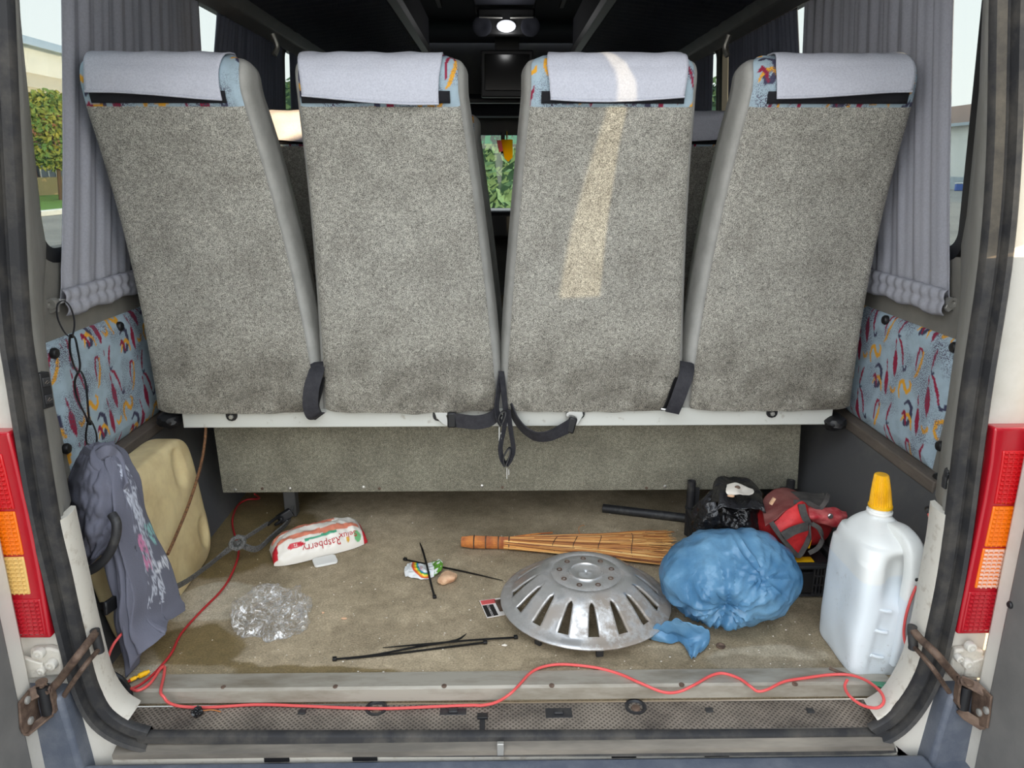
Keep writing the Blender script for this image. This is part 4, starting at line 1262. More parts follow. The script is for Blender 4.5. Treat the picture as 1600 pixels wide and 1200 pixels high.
# hanging shirt
Y_ = lambda q: at(q[0], q[1], Y=q[2])
rows = [[(146, 694, .13), (154, 692, .12), (163, 691, .12), (171, 691, .13), (178, 692, .14), (184, 694, .16)],
        [(136, 718, .115), (152, 716, .10), (168, 715, .095), (182, 716, .10), (193, 718, .12), (203, 722, .145)],
        [(148, 768, .10), (166, 762, .085), (183, 760, .08), (198, 760, .09), (212, 762, .11), (224, 765, .14)],
        [(166, 835, .085), (181, 835, .07), (196, 835, .07), (212, 835, .09), (228, 835, .12), (242, 832, .16)],
        [(184, 915, .08), (196, 915, .065), (208, 915, .065), (228, 915, .09), (250, 912, .13), (274, 908, .18)],
        [(195, 975, .08), (204, 975, .065), (214, 972, .065), (230, 965, .085), (256, 952, .13), (284, 938, .18)],
        [(213, 1043, .07), (222, 1030, .065), (229, 1012, .065), (261, 988, .09), (265, 967, .13), (291, 952, .185)]]


def folds(u, v, p):
    a = .010 * (.5 + v)
    f = -abs(math.sin(u * 15 + v * 1.6 + .6 * math.sin(v * 5))) ** .55 * a * (1.2 if u < .55 else .4) + .010 * mn.noise(Vector((u * 5, v * 4, 0))) + .005 * mn.noise(Vector((u * 14, v * 9, 3)))
    return Vector((f * .3, f * 1.6, 0))


t = thing('t_shirt', 'slate-blue t-shirt with faded white print hanging over the jerrycan', 't-shirt', at(200, 1043, Y=.08))
b = MB(); nu, nv = ctrl_grid(b, [[Y_(q) for q in r] for r in rows], 16, 22, folds)
U = np.tile(np.linspace(0, 1, nu), nv); Vv = np.repeat(np.linspace(0, 1, nv), nu)
c = np.tile(np.array(S(98, 99, 112)[:3]), (U.size, 1))
c *= (.9 + .2 * fbm(U * 6, Vv * 9))[:, None]
ctr = .70 + .06 * Vv; band_ = (np.abs(U - ctr) < .11) & (Vv > .2) & (Vv < .78)
ink = band_ & (fbm(U * 34 + 3, Vv * 26, 4) > .48) & (fbm(U * 110, Vv * 110, 3) > .4); c[ink] = np.array(S(176, 180, 192)[:3])
k = (np.hypot((U - .90) / .07, (Vv - .49) / .035) + (fbm(U * 40, Vv * 40) - .5) * 1.6) < 1; k &= fbm(U * 90, Vv * 90, 3) > .47; c[k] = np.array(S(132, 178, 176)[:3])
k = (np.hypot((U - .72) / .045, (Vv - .55) / .06) + (fbm(U * 40 + 9, Vv * 40) - .5) * 1.4) < 1; k &= fbm(U * 90 + 5, Vv * 90, 3) > .47; c[k] = np.array(S(186, 120, 152)[:3])
k = (np.abs(U - .86) < .10) & (np.abs(Vv - .60) < .022) & (fbm(U * 60, Vv * 60, 3) > .52); c[k] = np.array(S(200, 202, 210)[:3])
b.build('body', 'shirt', t, smooth=80, solid=.003, cols=np.concatenate([c, np.ones((U.size, 1))], 1))
rows = [[(134, 697, .15), (143, 693, .13), (154, 692, .12), (166, 694, .12)], [(116, 728, .14), (134, 724, .09), (155, 724, .08), (178, 735, .09)],
        [(108, 765, .14), (128, 765, .065), (155, 765, .05), (186, 770, .075)], [(112, 805, .13), (130, 808, .055), (155, 810, .045), (189, 812, .07)],
        [(120, 845, .12), (135, 846, .065), (155, 845, .05), (188, 832, .07)], [(127, 874, .11), (137, 881, .075), (150, 874, .06), (172, 850, .07)]]
b = MB(); nu, nv = ctrl_grid(b, [[Y_(q) for q in r] for r in rows], 12, 20, lambda u, v, p: Vector((0, -.016 * abs(math.sin(u * 7 + v * 6)) ** .5 * v - .012 * mn.noise(Vector((u * 4, v * 8, 4))) - .005 * mn.noise(Vector((u * 12, v * 16, 4))), 0)))
c = np.tile(np.array(S(98, 99, 112)), (len(b.v), 1)); b.build('sleeve', 'shirt', t, smooth=80, solid=.003, cols=c)
b = MB().ribbon(crom([at(133, 704, Y=.118), at(150, 712, Y=.09), at(168, 704, Y=.09), at(180, 712, Y=.105), at(190, 735, Y=.10), at(197, 760, Y=.075)], 10), .026, .008, (.2, .2, 1))
c = np.tile(np.array(S(104, 105, 118)), (len(b.v), 1)); b.build('collar_fold', 'shirt', t, smooth=80, cols=c, sub=1)

# chain of cable ties holding the shirt to the curtain rod
XW = -.885


def loop(pts, w, lab, m='tie', X=XW, head=None):
    P = crom([at(x, y, X=X + d) for x, y, d in pts], 8, True)
    t = thing('cable_tie', lab, 'cable tie', P[0], 'cable ties holding the shirt')
    MB().sweep(P, [(-w / 2, -.0007), (w / 2, -.0007), (w / 2, .0007), (-w / 2, .0007)], (.8, -.5, 0), True).build('strip', m, t)
    if head: h = at(head[0], head[1], X=X + head[2]); MB().obox(h, (.0035, 0, 0), (0, .0035, 0), (0, 0, .004)).build('lock', m, t, bevel=.0008)


loop([(90, 476, .0), (90, 496, .0), (100, 518, .01), (110, 526, .015), (115, 518, .012), (116, 500, .008), (110, 480, 0), (100, 470, -.005)], .004, 'thin cable tie looped over the left curtain rod', 'webbing')
loop([(110, 524, .014), (109, 545, .018), (115, 570, .02), (122, 582, .02), (125, 570, .022), (121, 545, .02), (117, 528, .018)], .006, 'upper black cable tie in front of the patterned panel', head=(112, 525, .018))
loop([(124, 580, .02), (117, 596, .02), (120, 620, .02), (133, 648, .02), (139, 660, .02), (137, 630, .022), (134, 600, .022), (129, 585, .022)], .006, 'middle black cable tie in front of the patterned panel', head=(138, 656, .02))
loop([(140, 656, .02), (135, 672, .02), (135, 690, .02), (143, 704, .02), (151, 690, .022), (149, 672, .022)], .005, 'lowest black cable tie, through the shirt', head=(141, 661, .02))

# black hose, buckle, straps
tag(MB().tube(crom([at(128, 897, Y=.02), at(150, 886, Y=.02), at(168, 868, Y=.02), at(180, 842, Y=.02), at(182, 818, Y=.025), at(175, 804, Y=.035)], 8), .0085, 12).build('rubber_hose', 'black_dusty', None), 'bent black rubber hose beside the shirt sleeve', 'hose')
t = thing('lashing_strap', 'grey lashing strap from black buckle around the jerrycan to the seat leg', 'strap', at(370, 868, Z=.0))
p = at(172, 946, X=-.745); q = at(198, 943, X=-.745)
MB().obox(p, (.002, .016, -.002), (.004, 0, 0), (0, .002, .013)).build('buckle', 'black', t, bevel=.003)
MB().obox(q + Vector((0, .002, 0)), (.002, .013, -.002), (.003, 0, 0), (0, .002, .009)).build('buckle_tongue', 'black_dusty', t, bevel=.002)
MB().ribbon(crom([at(140, 950, X=-.775), at(156, 947, X=-.76), at(165, 946, X=-.745)], 5), .014, .002, (0, 0, 1)).build('webbing', 'black', t)
K = at(371, 848, Y=.47)
MB().ribbon(crom([at(198, 943, X=-.741), at(240, 930, X=-.735), at(285, 912, X=-.725), at(325, 884, X=-.715), at(350, 864, X=-.70), K], 8), .014, .003, (.3, 0, 1)).build('webbing', 'strap', t)
LG = Vector((-.605, .735, .03))
MB().ribbon(crom([K, at(400, 858, Y=.50), at(425, 838, Y=.58), at(450, 815, Y=.66), LG + Vector((.01, 0, .0))], 8), .016, .004, (.2, -.3, 1)).build('webbing', 'strap', t)
MB().ribbon(crom([K, at(395, 833, Y=.52), at(418, 818, Y=.60)], 8), .012, .003, (.2, -.3, 1)).build('webbing', 'strap', t)
for i in range(4):
    a = i * .8
    MB().tube(crom([K + Vector((.016 * math.cos(a + j * 1.57), .012 * math.sin(a * 1.3 + j * 1.57), .012 * math.sin(j * 1.57 + a))) for j in range(4)], 6, True), .0045, 8, True).build('knot', 'strap', t)
MB().tube(crom([at(418, 820, Y=.60), at(428, 812, Y=.62), at(436, 808, Y=.64), at(440, 813, Y=.64), at(430, 820, Y=.62)], 6), .0045, 8).build('hook', 'black', t)
MB().obox(at(445, 806, Y=.66), (.018, .006, .010), (-.004, .006, 0), (-.006, 0, .010)).build('hook_sleeve', 'black', t, bevel=.003)
tag(MB().tube(crom([at(322, 660, Y=.60), at(320, 690, X=-.755), at(313, 730, X=-.75), at(296, 785, X=-.743), at(278, 830, X=-.735), at(262, 866, X=-.728)], 8), .0036, 8).build('cord', 'rope', None), 'thin brown braided cord running down across the jerrycan', 'cord')

# ================================================================== WIRES
def wire(pts, r, m, name, lab, group='red wires', n=8):
    P = crom([at(x, y, Z=z) for x, y, z in pts], 6)
    o = MB().tube(P, r, n).build(name, m, None)
    return tag(o, lab, 'wire', group)


wire([(398, 772, .05), (405, 779, .01), (385, 781, .006), (370, 792, .005), (363, 815, .005), (368, 840, .005), (373, 862, .005), (366, 888, .005), (348, 920, .005), (312, 957, .005), (283, 990, .005), (268, 1020, .005), (245, 1048, .005), (222, 1068, .007), (204, 1077, .008)],
     .0026, 'red_wire_dk', 'red_wire', 'dark red wire running beside the jerrycan to the seat leg')
wire([(200, 1073, .006), (215, 1079, .010), (234, 1068, .008), (250, 1046, .006), (257, 1042, .006), (256, 1056, .006), (251, 1080, .010), (256, 1089, .007), (264, 1098, -.006), (285, 1104, -.022), (330, 1105, -.026), (400, 1101, -.026), (470, 1103, -.026), (540, 1106, -.026), (610, 1107, -.026), (680, 1104, -.026), (735, 1102, -.026), (754, 1102, -.024), (776, 1097, -.014), (797, 1084, .006), (813, 1068, .008), (828, 1052, .006), (848, 1042, .006), (880, 1038, .006), (930, 1043, .006), (968, 1053, .006), (1000, 1067, .009), (1035, 1081, .004), (1060, 1081, .002), (1085, 1070, .009), (1110, 1056, .007), (1130, 1052, .006), (1155, 1060, .008), (1172, 1072, .009), (1184, 1080, .003), (1200, 1077, .006), (1225, 1065, .009), (1260, 1059, .007), (1300, 1054, .007), (1330, 1055, .014), (1355, 1064, .024), (1375, 1080, .034), (1381, 1096, .030), (1370, 1106, .020), (1348, 1102, .012), (1328, 1088, .012), (1320, 1073, .014), (1324, 1062, .020)],
     .0028, 'red_wire', 'red_wire', 'long red wire trailing along the sill from end to end')
P = crom([at(x, y, Y=Y) for x, y, Y in ((190, 990, .04), (178, 1006, .02), (170, 1024, .01), (168, 1042, .01), (176, 1056, .01), (186, 1066, .01))], 6)
tag(MB().tube(P, .0026).build('red_wire', 'red_wire', None), 'short red wire arching up below the hanging shirt', 'wire', 'red wires')
P = crom([at(x, y, Y=Y) for x, y, Y in ((92, 846, -.06), (104, 849, -.035), (118, 850, -.02), (124, 856, .0), (128, 872, .03))], 6)
tag(MB().tube(P, .0024).build('red_wire', 'red_wire_dk', None), 'short red wire crossing the top of the left jamb', 'wire', 'red wires')
P = crom([at(x, y, Y=Y) for x, y, Y in ((1432, 916, .0), (1422, 940, -.005), (1414, 970, -.005), (1413, 998, -.005), (1423, 1024, -.02))], 6)
tag(MB().tube(P, .0026).build('red_wire', 'red_wire', None), 'short red wire hanging between the jug and the right jamb', 'wire', 'red wires')
P = crom([at(x, y, Y=Y) for x, y, Y in ((1488, 783, -.08), (1478, 798, -.06), (1464, 809, -.03), (1454, 809, .0), (1450, 800, .02))], 6)
tag(MB().tube(P, .0026).build('red_wire', 'red_wire', None), 'short red wire at the right pillar above the jamb', 'wire', 'red wires')
t = thing('wire_joint', 'black taped wire joint with a yellow crimp at the left end of the sill', 'wire joint', at(192, 1070, Z=0))
MB().tube(crom([at(168, 1040, Y=.0), at(176, 1052, Y=.0), at(190, 1062, Y=.0), at(200, 1076, Y=.0), at(204, 1088, Y=-.01), at(206, 1096, Y=-.012)], 6), .0055, 8, scale=[.6 + .5 * math.sin(i / 30 * 3.14) for i in range(31)]).build('taped_bundle', 'black', t)
MB().tube(crom([at(172, 1052, Y=.002), at(190, 1074, Y=-.002), at(199, 1090, Y=-.01)], 6), .003, 8).build('taped_bundle', 'black', t)
a0, a1 = at(203, 1063, Z=.012), at(233, 1049, Z=.010)
MB().tube([a0, a0.lerp(a1, .3), a0.lerp(a1, .34), a0.lerp(a1, .42), a0.lerp(a1, .46), a0.lerp(a1, .85), a0.lerp(a1, .88), a1], .0052, 10, scale=[.7, .75, .45, .45, 1, 1, .7, .7]).build('crimp', 'yellow', t)
MB().tube([at(196, 1068, Z=.012), a0], .0025).build('lead', 'red_wire_dk', t)
p = at(1432, 905, Y=.02)
tag(MB().obox(p, (.013, .003, 0), (-.002, .010, 0), (0, -.004, .010)).build('wire_clip', 'black_dusty', None, bevel=.003), 'small black clip beside the jug, on the right jamb', 'clip')
p = at(1452, 797, Y=.02)
tag(MB().lathe([(1e-5, -.006), (.006, -.006), (.008, 0), (.006, .008), (1e-5, .009)], 14, p, (-.6, -.8, 0)).build('grommet', 'black', None), 'small black grommet where a red wire leaves the right wall', 'grommet')

# ================================================================== RIGHT SIDE: JUG, CRATE, BAGS
JC = Vector((.722, .10, 0))
t = thing('water_jug', 'white plastic jug with yellow spout cap in the right corner', 'jug', (JC.x, JC.y, 0))
lv = [(0, .052, .070, 0, 0), (.004, .058, .077, 0, 0), (.05, .064, .080, .003, 0), (.12, .068, .081, .008, 0), (.20, .070, .081, .012, 0), (.245, .066, .077, .012, .002), (.268, .054, .066, .010, .006), (.283, .036, .046, .008, .014), (.294, .024, .026, .008, .02), (.300, .020, .021, .008, .02)]
LV = crom([(a, b_, c_) for a, b_, c_, d, e in lv], 5); LO = crom([(d, e, 0) for a, b_, c_, d, e in lv], 5)


def jug(u, v):
    f = v * (len(LV) - 1); i = min(int(f), len(LV) - 2); q = LV[i].lerp(LV[i + 1], f - i); o_ = LO[i].lerp(LO[i + 1], f - i)
    a = u * 2 * math.pi; ca, sa = math.cos(a), math.sin(a); n = 8 if q.x < .235 else (5 if q.x < .262 else 3)
    m = (abs(ca) ** n + abs(sa) ** n) ** (-1 / n); x, y = ca * m * q.y, sa * m * q.z; z = q.x
    # hollow behind the handle and the long recessed panels of the front face
    if y < 0:
        g = math.exp(-((z - .205) / .045) ** 4) * math.exp(-((x - .018) / .042) ** 4); y += .034 * g * min(1, -y / .05)
        g2 = math.exp(-((z - .08) / .07) ** 6) * math.exp(-((x + .012) / .016) ** 4); y += .006 * g2 * min(1, -y / .05)
        g3 = math.exp(-((z - .08) / .07) ** 6) * math.exp(-((x - .055) / .008) ** 4); y += .005 * g3 * min(1, -y / .05)
    x += .002 * mn.noise(Vector((x * 20, y * 20, z * 18)))
    return (JC.x + x + o_.x + .05 * (-y) * .4, JC.y + y + o_.y, z + .001)


b = MB().grid(jug, 110, len(LV) * 2, cu=True)
zz = np.array([v.z for v in b.v]); c = np.where((zz < .20)[:, None], np.array([S(214, 221, 226)[:3]]), np.array([S(222, 224, 222)[:3]]))
b.f.append(tuple(range(110))); c = np.concatenate([c, np.ones((len(c), 1))], 1)
b.build('body', 'jug', t, smooth=70, cols=c)
HP = crom([(JC.x + .022, JC.y + .0, .279), (JC.x + .027, JC.y - .035, .284), (JC.x + .033, JC.y - .066, .270), (JC.x + .036, JC.y - .078, .23), (JC.x + .035, JC.y - .080, .17), (JC.x + .034, JC.y - .079, .10), (JC.x + .032, JC.y - .075, .03)], 8)
rr8 = [(.017 * spow(math.cos(a), .5), .014 * spow(math.sin(a), .5)) for a in [i * math.pi / 10 for i in range(20)]]
b = MB().sweep(HP, rr8, (1, .1, 0)); zz = np.array([v.z for v in b.v])
c = np.where((zz < .172)[:, None], np.array([S(214, 221, 226)[:3]]), np.array([S(224, 226, 223)[:3]])); b.build('handle', 'jug', t, smooth=60, cols=np.concatenate([c, np.ones((len(c), 1))], 1))
for (zz_, x0, x1) in ((.145, -.028, -.004), (.10, -.03, -.006), (.045, -.03, -.006)):
    pts = [Vector((JC.x + x0 + .008, JC.y - .078, zz_ + .004)), Vector((JC.x + (x0 + x1) / 2 + .008, JC.y - .079, zz_)), Vector((JC.x + x1 + .008, JC.y - .078, zz_ - .002))]
    b = MB().tube(crom(pts, 5), .0035, 8); b.build('rib', 'jug', t, cols=np.tile(np.array(S(222, 229, 234)), (len(b.v), 1)))
NC = Vector((JC.x + .008, JC.y + .02, .296))
MB().lathe([(.0215, 0), (.0215, .006), (.024, .007), (.024, .011), (.0205, .012), (.0205, .020), (.018, .021)], 28, NC).build('neck', 'white', t)
CT = 28
cp = [(.0225, .018), (.0225, .022), (.020, .024), (.0175, .05), (.0155, .066), (.0125, .084), (.0115, .086), (1e-5, .086)]


def capf(u, v):
    f = v * (len(cp) - 1); i = min(int(round(f)), len(cp) - 1); r, h = cp[i]; a = u * 2 * math.pi
    r += .0008 * (1 if int(round(u * 112)) % 4 < 2 else -1) * (1 if 2 <= i <= 5 else 0)
    return (NC.x + r * math.cos(a) - .006 * max(0, h - .024) / .06, NC.y + r * math.sin(a), NC.z + h)


MB().grid(capf, 112, len(cp), cu=True).build('spout_cap', 'yellow', t, smooth=30)
p = at(1372, 1070, Z=.006)
b = MB(); ctrl_grid(b, [[at(1352, 1064, Z=.007), at(1380, 1066, Z=.009), at(1405, 1068, Z=.008)], [at(1360, 1068, Z=.010), at(1385, 1073, Z=.012), at(1408, 1074, Z=.009)], [at(1372, 1072, Z=.008), at(1390, 1080, Z=.008), at(1408, 1081, Z=.008)]], 5, 5)
tag(b.build('plastic_scrap', 'green', None, solid=.0015), 'green scrap of plastic sticking out under the jug', 'scrap')

# crate
CX0, CX1, CY0, CY1, CH = .487, .762, .302, .622, .083
t = thing('plastic_crate', 'black slatted plastic crate holding the bags', 'crate', ((CX0 + CX1) / 2, (CY0 + CY1) / 2, 0))
MB().box(CX0, CX1, CY0, CY1, .002, .010).build('base', 'black_dusty', t, bevel=.002)
MB().box(CX0 - .004, CX1 + .004, CY0 - .005, CY0 + .008, CH - .008, CH).build('rim', 'black_dusty', t, bevel=.002)
MB().box(CX0 - .004, CX1 + .004, CY1 - .008, CY1 + .005, CH - .008, CH).build('rim', 'black_dusty', t, bevel=.002)
for x in (CX0, CX1): MB().box(x - .006, x + .006, CY0, CY1, CH - .008, CH).build('rim', 'black_dusty', t, bevel=.002)
b = MB()
for i in range(34):
    x = lerp(CX0 + .004, CX1 - .004, i / 33)
    if not (.60 < x < .70): b.box(x - .0016, x + .0016, CY0 - .002, CY0 + .003, .004, CH - .006)
    b.box(x - .0016, x + .0016, CY1 - .003, CY1 + .002, .004, CH - .006)
for i in range(40):
    y = lerp(CY0, CY1, i / 39)
    for x in (CX0, CX1): b.box(x - .002, x + .002, y - .0016, y + .0016, .004, CH - .006)
for z in (.006, .032, .055):
    b.box(CX0, CX1, CY0 - .001, CY0 + .003, z - .002, z + .002)
b.build('slats', 'black_dusty', t, smooth=0, kind='stuff')
MB().box(.60, .70, CY0 - .003, CY0 + .003, .014, .066).build('label_plate', 'black', t, bevel=.002)
for x in (CX0, CX1):
    for y in (CY0, CY1):
        h = .155 if y == CY1 else CH + .004
        b = MB(); a0 = 0
        b.lathe([(.011, 0), (.011, h), (.008, h + .001), (.007, h - .012), (1e-5, h - .012)], 14, (x + (.006 if x == CX0 else -.006), y + (.006 if y == CY0 else -.006), .001))
        b.build('corner_post', 'black_dusty', t)
        if y == CY1:
            s = 1 if x == CX0 else -1
            MB().box(min(x, x + s * .03), max(x, x + s * .03), y - .004, y + .004, .01, h - .02).build('post_web', 'black_dusty', t, bevel=.002)

t = thing('battery', 'black box with a yellow label under the red bag', 'battery', (.68, .36, .012))
MB().box(.615, .745, .315, .40, .011, .080).build('case', 'black', t, bevel=.005)
MB().box(.625, .708, .322, .345, .080, .0812).build('label', 'yellow', t)


def bagfn(seed, a1, f1, a2, f2, a3=.0, f3=60):
    sv = Vector((seed, seed * 1.7, seed * .3))

    def fn(p, d):
        w = Vector((mn.noise(p * 9 + sv), mn.noise(p * 9 + sv * 2), mn.noise(p * 9 - sv))) * .035
        q = p + w
        def vor(f):
            ds, _ = mn.voronoi(q * f + sv, distance_metric='DISTANCE'); return min(1, (ds[1] - ds[0]))
        dd = -a1 * (vor(f1) - .35) - a2 * (vor(f2) - .35) - a3 * (vor(f3) - .35) + .010 * mn.noise(p * 8 + sv)
        return p + d * dd
    return fn


def flat_bottom(mb, z): 
    for v in mb.v:
        if v.z < z: v.z = z + (v.z - z) * .03
    return mb


t = thing('blue_plastic_bag', 'full crumpled translucent blue plastic bag in front of the crate', 'plastic bag', (.48, .22, 0))
f0 = bagfn(3.1, .010, 9, .006, 20, .003, 40)


def bfn(p, d):
    q = f0(p, d) + d * .014 * mn.noise(p * 6.5 + Vector((2, 7, 1)))
    # film drawn together on the viewer's side: creases run out from the two gathers
    for (gx, gy, gz, rad, amp, k) in ((-.040, -.092, -.012, .11, .011, 3.4), (.035, -.080, .050, .10, .007, 2.6), (-.075, -.060, -.070, .09, .010, 3.0)):
        h = Vector((p.x - gx, (p.y - gy) * .7, p.z - gz)); r = h.length; ang = math.atan2(h.z, h.x)
        n1 = 1 - abs(mn.noise(Vector((math.cos(ang) * k, math.sin(ang) * k, r * 9 + gx * 40)))) * 2.6
        q += d * amp * max(-.6, n1) * math.exp(-(r / rad) ** 2) * min(1, r / .02)
    h = Vector((p.x + .040, p.y + .092, p.z + .012)); r = h.length
    q += -d * .026 * math.exp(-(r / .022) ** 2); q += d * .008 * math.exp(-((r - .045) / .012) ** 2)
    return q


b = flat_bottom(MB().blob((.490, .243, .094), (.146, .110, .106), 6, bfn), .003)
b.build('film', 'bag_blue', t, smooth=55)
fl_ = [[(1020, 985, .03, 0), (1040, 975, .05, 0), (1060, 972, .07, 0)], [(1030, 992, .015, 0), (1055, 988, .035, 0), (1082, 978, .06, 0)], [(1048, 994, .008, 0), (1075, 1000, .02, 0), (1105, 990, .04, 0)], [(1070, 1012, .006, 0), (1086, 1014, .014, 0), (1108, 1006, .015, 0)], [(1078, 1030, .005, 0), (1084, 1030, .005, 0), (1094, 1022, .005, 0)]]
b = MB(); ctrl_grid(b, [[at(x, y, Z=z) for x, y, z, _ in r] for r in fl_], 12, 12, lambda u, v, p: Vector((0, 0, .008 * abs(mn.noise(p * 45)) + .006 * abs(math.sin(u * 9 + v * 4)))))
b.build('loose_tail', 'bag_blue', t, smooth=50, solid=.001)
b = MB(); ctrl_grid(b, [[at(x, y, Z=z) for x, y, z in r] for r in [[(1012, 996, .02), (1030, 985, .028), (1052, 984, .03)], [(1018, 1000, .006), (1038, 998, .016), (1062, 996, .012)], [(1030, 1004, .004), (1046, 1006, .005), (1064, 1004, .004)]]], 9, 9, lambda u, v, p: Vector((0, 0, .007 * abs(mn.noise(p * 60)))))
b.build('loose_tail', 'bag_blue', t, smooth=50, solid=.001)
q = at(1118, 930, Y=.17)
MB().obox((q.x, .163, q.z), (.012, 0, .016), (0, .003, 0), (-.005, 0, .004)).build('card_inside', 'beige', t)

t = thing('black_plastic_bag', 'crumpled black plastic bag with a tissue on top, in the crate', 'plastic bag', (.56, .50, .02))
b = flat_bottom(MB().blob((.560, .50, .110), (.080, .078, .070), 6, bagfn(8.3, .022, 14, .011, 30, .004, 70)), .013)
b.build('film', 'bag_black', t, smooth=45)
b = MB(); ctrl_grid(b, [[at(x, y, Y=Y) for x, y, Y in r] for r in [[(1110, 790, .46), (1116, 752, .50), (1136, 744, .53), (1170, 748, .53), (1190, 770, .50)], [(1122, 782, .42), (1128, 764, .44), (1150, 772, .45), (1172, 774, .44), (1192, 786, .42)], [(1118, 800, .40), (1130, 792, .40), (1150, 796, .40), (1172, 792, .40), (1196, 800, .40)]]], 10, 10, lambda u, v, p: Vector((0, -.010 * abs(mn.noise(p * 40)), .006 * mn.noise(p * 30))))
b.build('bag_mouth', 'bag_black', t, smooth=45, solid=.001)
b = MB(); ctrl_grid(b, [[at(x, y, Y=Y) for x, y, Y in r] for r in [[(1085, 812, .44), (1100, 786, .42), (1118, 784, .41)], [(1082, 826, .42), (1106, 806, .40), (1122, 800, .395)], [(1100, 836, .41), (1118, 822, .395), (1126, 815, .395)]]], 10, 10, lambda u, v, p: Vector((0, -.008 * abs(mn.noise(p * 50)), .004 * mn.noise(p * 40))))
b.build('bag_handle', 'bag_black', t, smooth=45, solid=.001)
q = at(1155, 766, Y=.43)
t = thing('tissue', 'crumpled white tissue with a brown patch lying on the black bag', 'tissue', q)
b = MB(); ctrl_grid(b, [[at(x, y, Y=Y) for x, y, Y in r] for r in [[(1136, 757, .45), (1150, 754, .45), (1165, 760, .45), (1176, 764, .45)], [(1134, 768, .42), (1150, 764, .42), (1162, 770, .42), (1178, 768, .42)], [(1140, 776, .41), (1152, 772, .40), (1166, 773, .40), (1176, 772, .41)]]], 8, 8, lambda u, v, p: Vector((0, -.006 * abs(mn.noise(p * 60)), 0)))
b.build('sheet', 'tissue', t, solid=.001)
MB().blob(at(1153, 761, Y=.425), (.007, .004, .004), 2, lambda p, d: p * (1 + .4 * mn.noise(p * 200))).build('brown_patch', 'rust', t)
MB().blob(at(1143, 775, Y=.40), (.009, .004, .003), 2, lambda p, d: p * (1 + .4 * mn.noise(p * 200))).build('peel', 'beige', t)

# red tool bag
t = thing('tool_bag', 'slumped red canvas tool bag with grey binding, in the crate by the right wall', 'bag', (.69, .44, .08))
b = flat_bottom(MB().blob((.700, .450, .122), (.092, .080, .052), 5, bagfn(5.7, .010, 9, .004, 26)), .084)
b.build('body', 'bag_red', t, smooth=60)


def sheet(rows, m, name, parent, amp=.004, f=40, nr=10, nc=10, solid=.003):
    b = MB(); ctrl_grid(b, [[at(x, y, Y=Y) for x, y, Y in r] for r in rows], nr, nc, lambda u, v, p: Vector((0, -amp * mn.noise(p * f), amp * .6 * mn.noise(p * f + Vector((5, 0, 0))))))
    return b.build(name, m, parent, smooth=60, solid=solid)


sheet([[(1188, 786, 0.478), (1206, 768, 0.528), (1224, 762, 0.548), (1252, 770, 0.538)], [(1192, 804, 0.398), (1212, 790, 0.428), (1232, 780, 0.438), (1258, 780, 0.448)], [(1196, 822, 0.338), (1212, 812, 0.348), (1230, 798, 0.358), (1254, 790, 0.378)]], 'bag_dusty', 'dusty_side', t)
sheet([[(1225, 772, 0.498), (1250, 768, 0.498), (1270, 772, 0.478), (1288, 770, 0.458)], [(1236, 786, 0.438), (1258, 778, 0.438), (1272, 782, 0.428), (1292, 784, 0.418)], [(1240, 792, 0.398), (1260, 786, 0.398), (1276, 792, 0.388), (1292, 792, 0.388)]], 'bag_trim', 'top_flap', t)
sheet([[(1262, 790, 0.378), (1282, 792, 0.378), (1304, 794, 0.378), (1322, 800, 0.388)], [(1264, 806, 0.343), (1284, 808, 0.338), (1306, 810, 0.343), (1324, 806, 0.358)], [(1270, 816, 0.348), (1290, 820, 0.348), (1308, 822, 0.358), (1318, 816, 0.368)]], 'bag_pink', 'side_pocket', t, .006)
sheet([[(1208, 818, 0.338), (1232, 796, 0.348), (1252, 784, 0.358), (1262, 792, 0.363)], [(1218, 832, 0.323), (1236, 822, 0.323), (1252, 816, 0.328), (1263, 818, 0.333)], [(1236, 852, 0.323), (1244, 852, 0.323), (1254, 846, 0.328), (1262, 836, 0.328)], [(1246, 866, 0.328), (1250, 866, 0.328), (1256, 858, 0.330), (1262, 848, 0.330)]], 'bag_red', 'open_flap', t, .004)
b_ = lambda pts, w, sd=(0, 0, 1): MB().ribbon(crom([at(x, y, Y=Y) for x, y, Y in pts], 8), w, .004, sd)
b_([(1205, 816, 0.332), (1218, 836, 0.320), (1234, 856, 0.318), (1247, 868, 0.322), (1256, 858, 0.322), (1264, 840, 0.322), (1265, 818, 0.325)], .011, (0, .35, 1)).build('binding', 'bag_trim', t)
b_([(1264, 822, 0.330), (1256, 804, 0.332), (1252, 788, 0.346)], .016, (1, 0, 0)).build('binding', 'bag_trim', t)
b_([(1224, 838, 0.314), (1240, 829, 0.312), (1262, 822, 0.318)], .021, (.2, 0, 1)).build('handle', 'bag_trim', t)
b_([(1268, 818, 0.332), (1280, 826, 0.326), (1285, 842, 0.323), (1278, 856, 0.323), (1264, 864, 0.326)], .010, (0, .4, 1)).build('handle', 'bag_trim', t)
b_([(1240, 784, 0.380), (1262, 786, 0.370), (1280, 794, 0.368), (1290, 784, 0.370), (1294, 772, 0.380)], .010, (0, .5, 1)).build('binding', 'bag_trim', t)
MB().disc(at(1297, 806, Y=0.337), .006, .004, (0, -1, 0)).build('snap', 'steel', t)
MB().obox(at(1264, 850, Y=0.326), (.003, 0, 0), (0, .002, 0), (.001, 0, .010)).build('yellow_tag', 'yellow', t)
MB().obox(at(1207, 783, Y=0.405), (.004, 0, .008), (0, .003, 0), (.003, 0, -.0015)).build('zip_pull', 'beige', t)

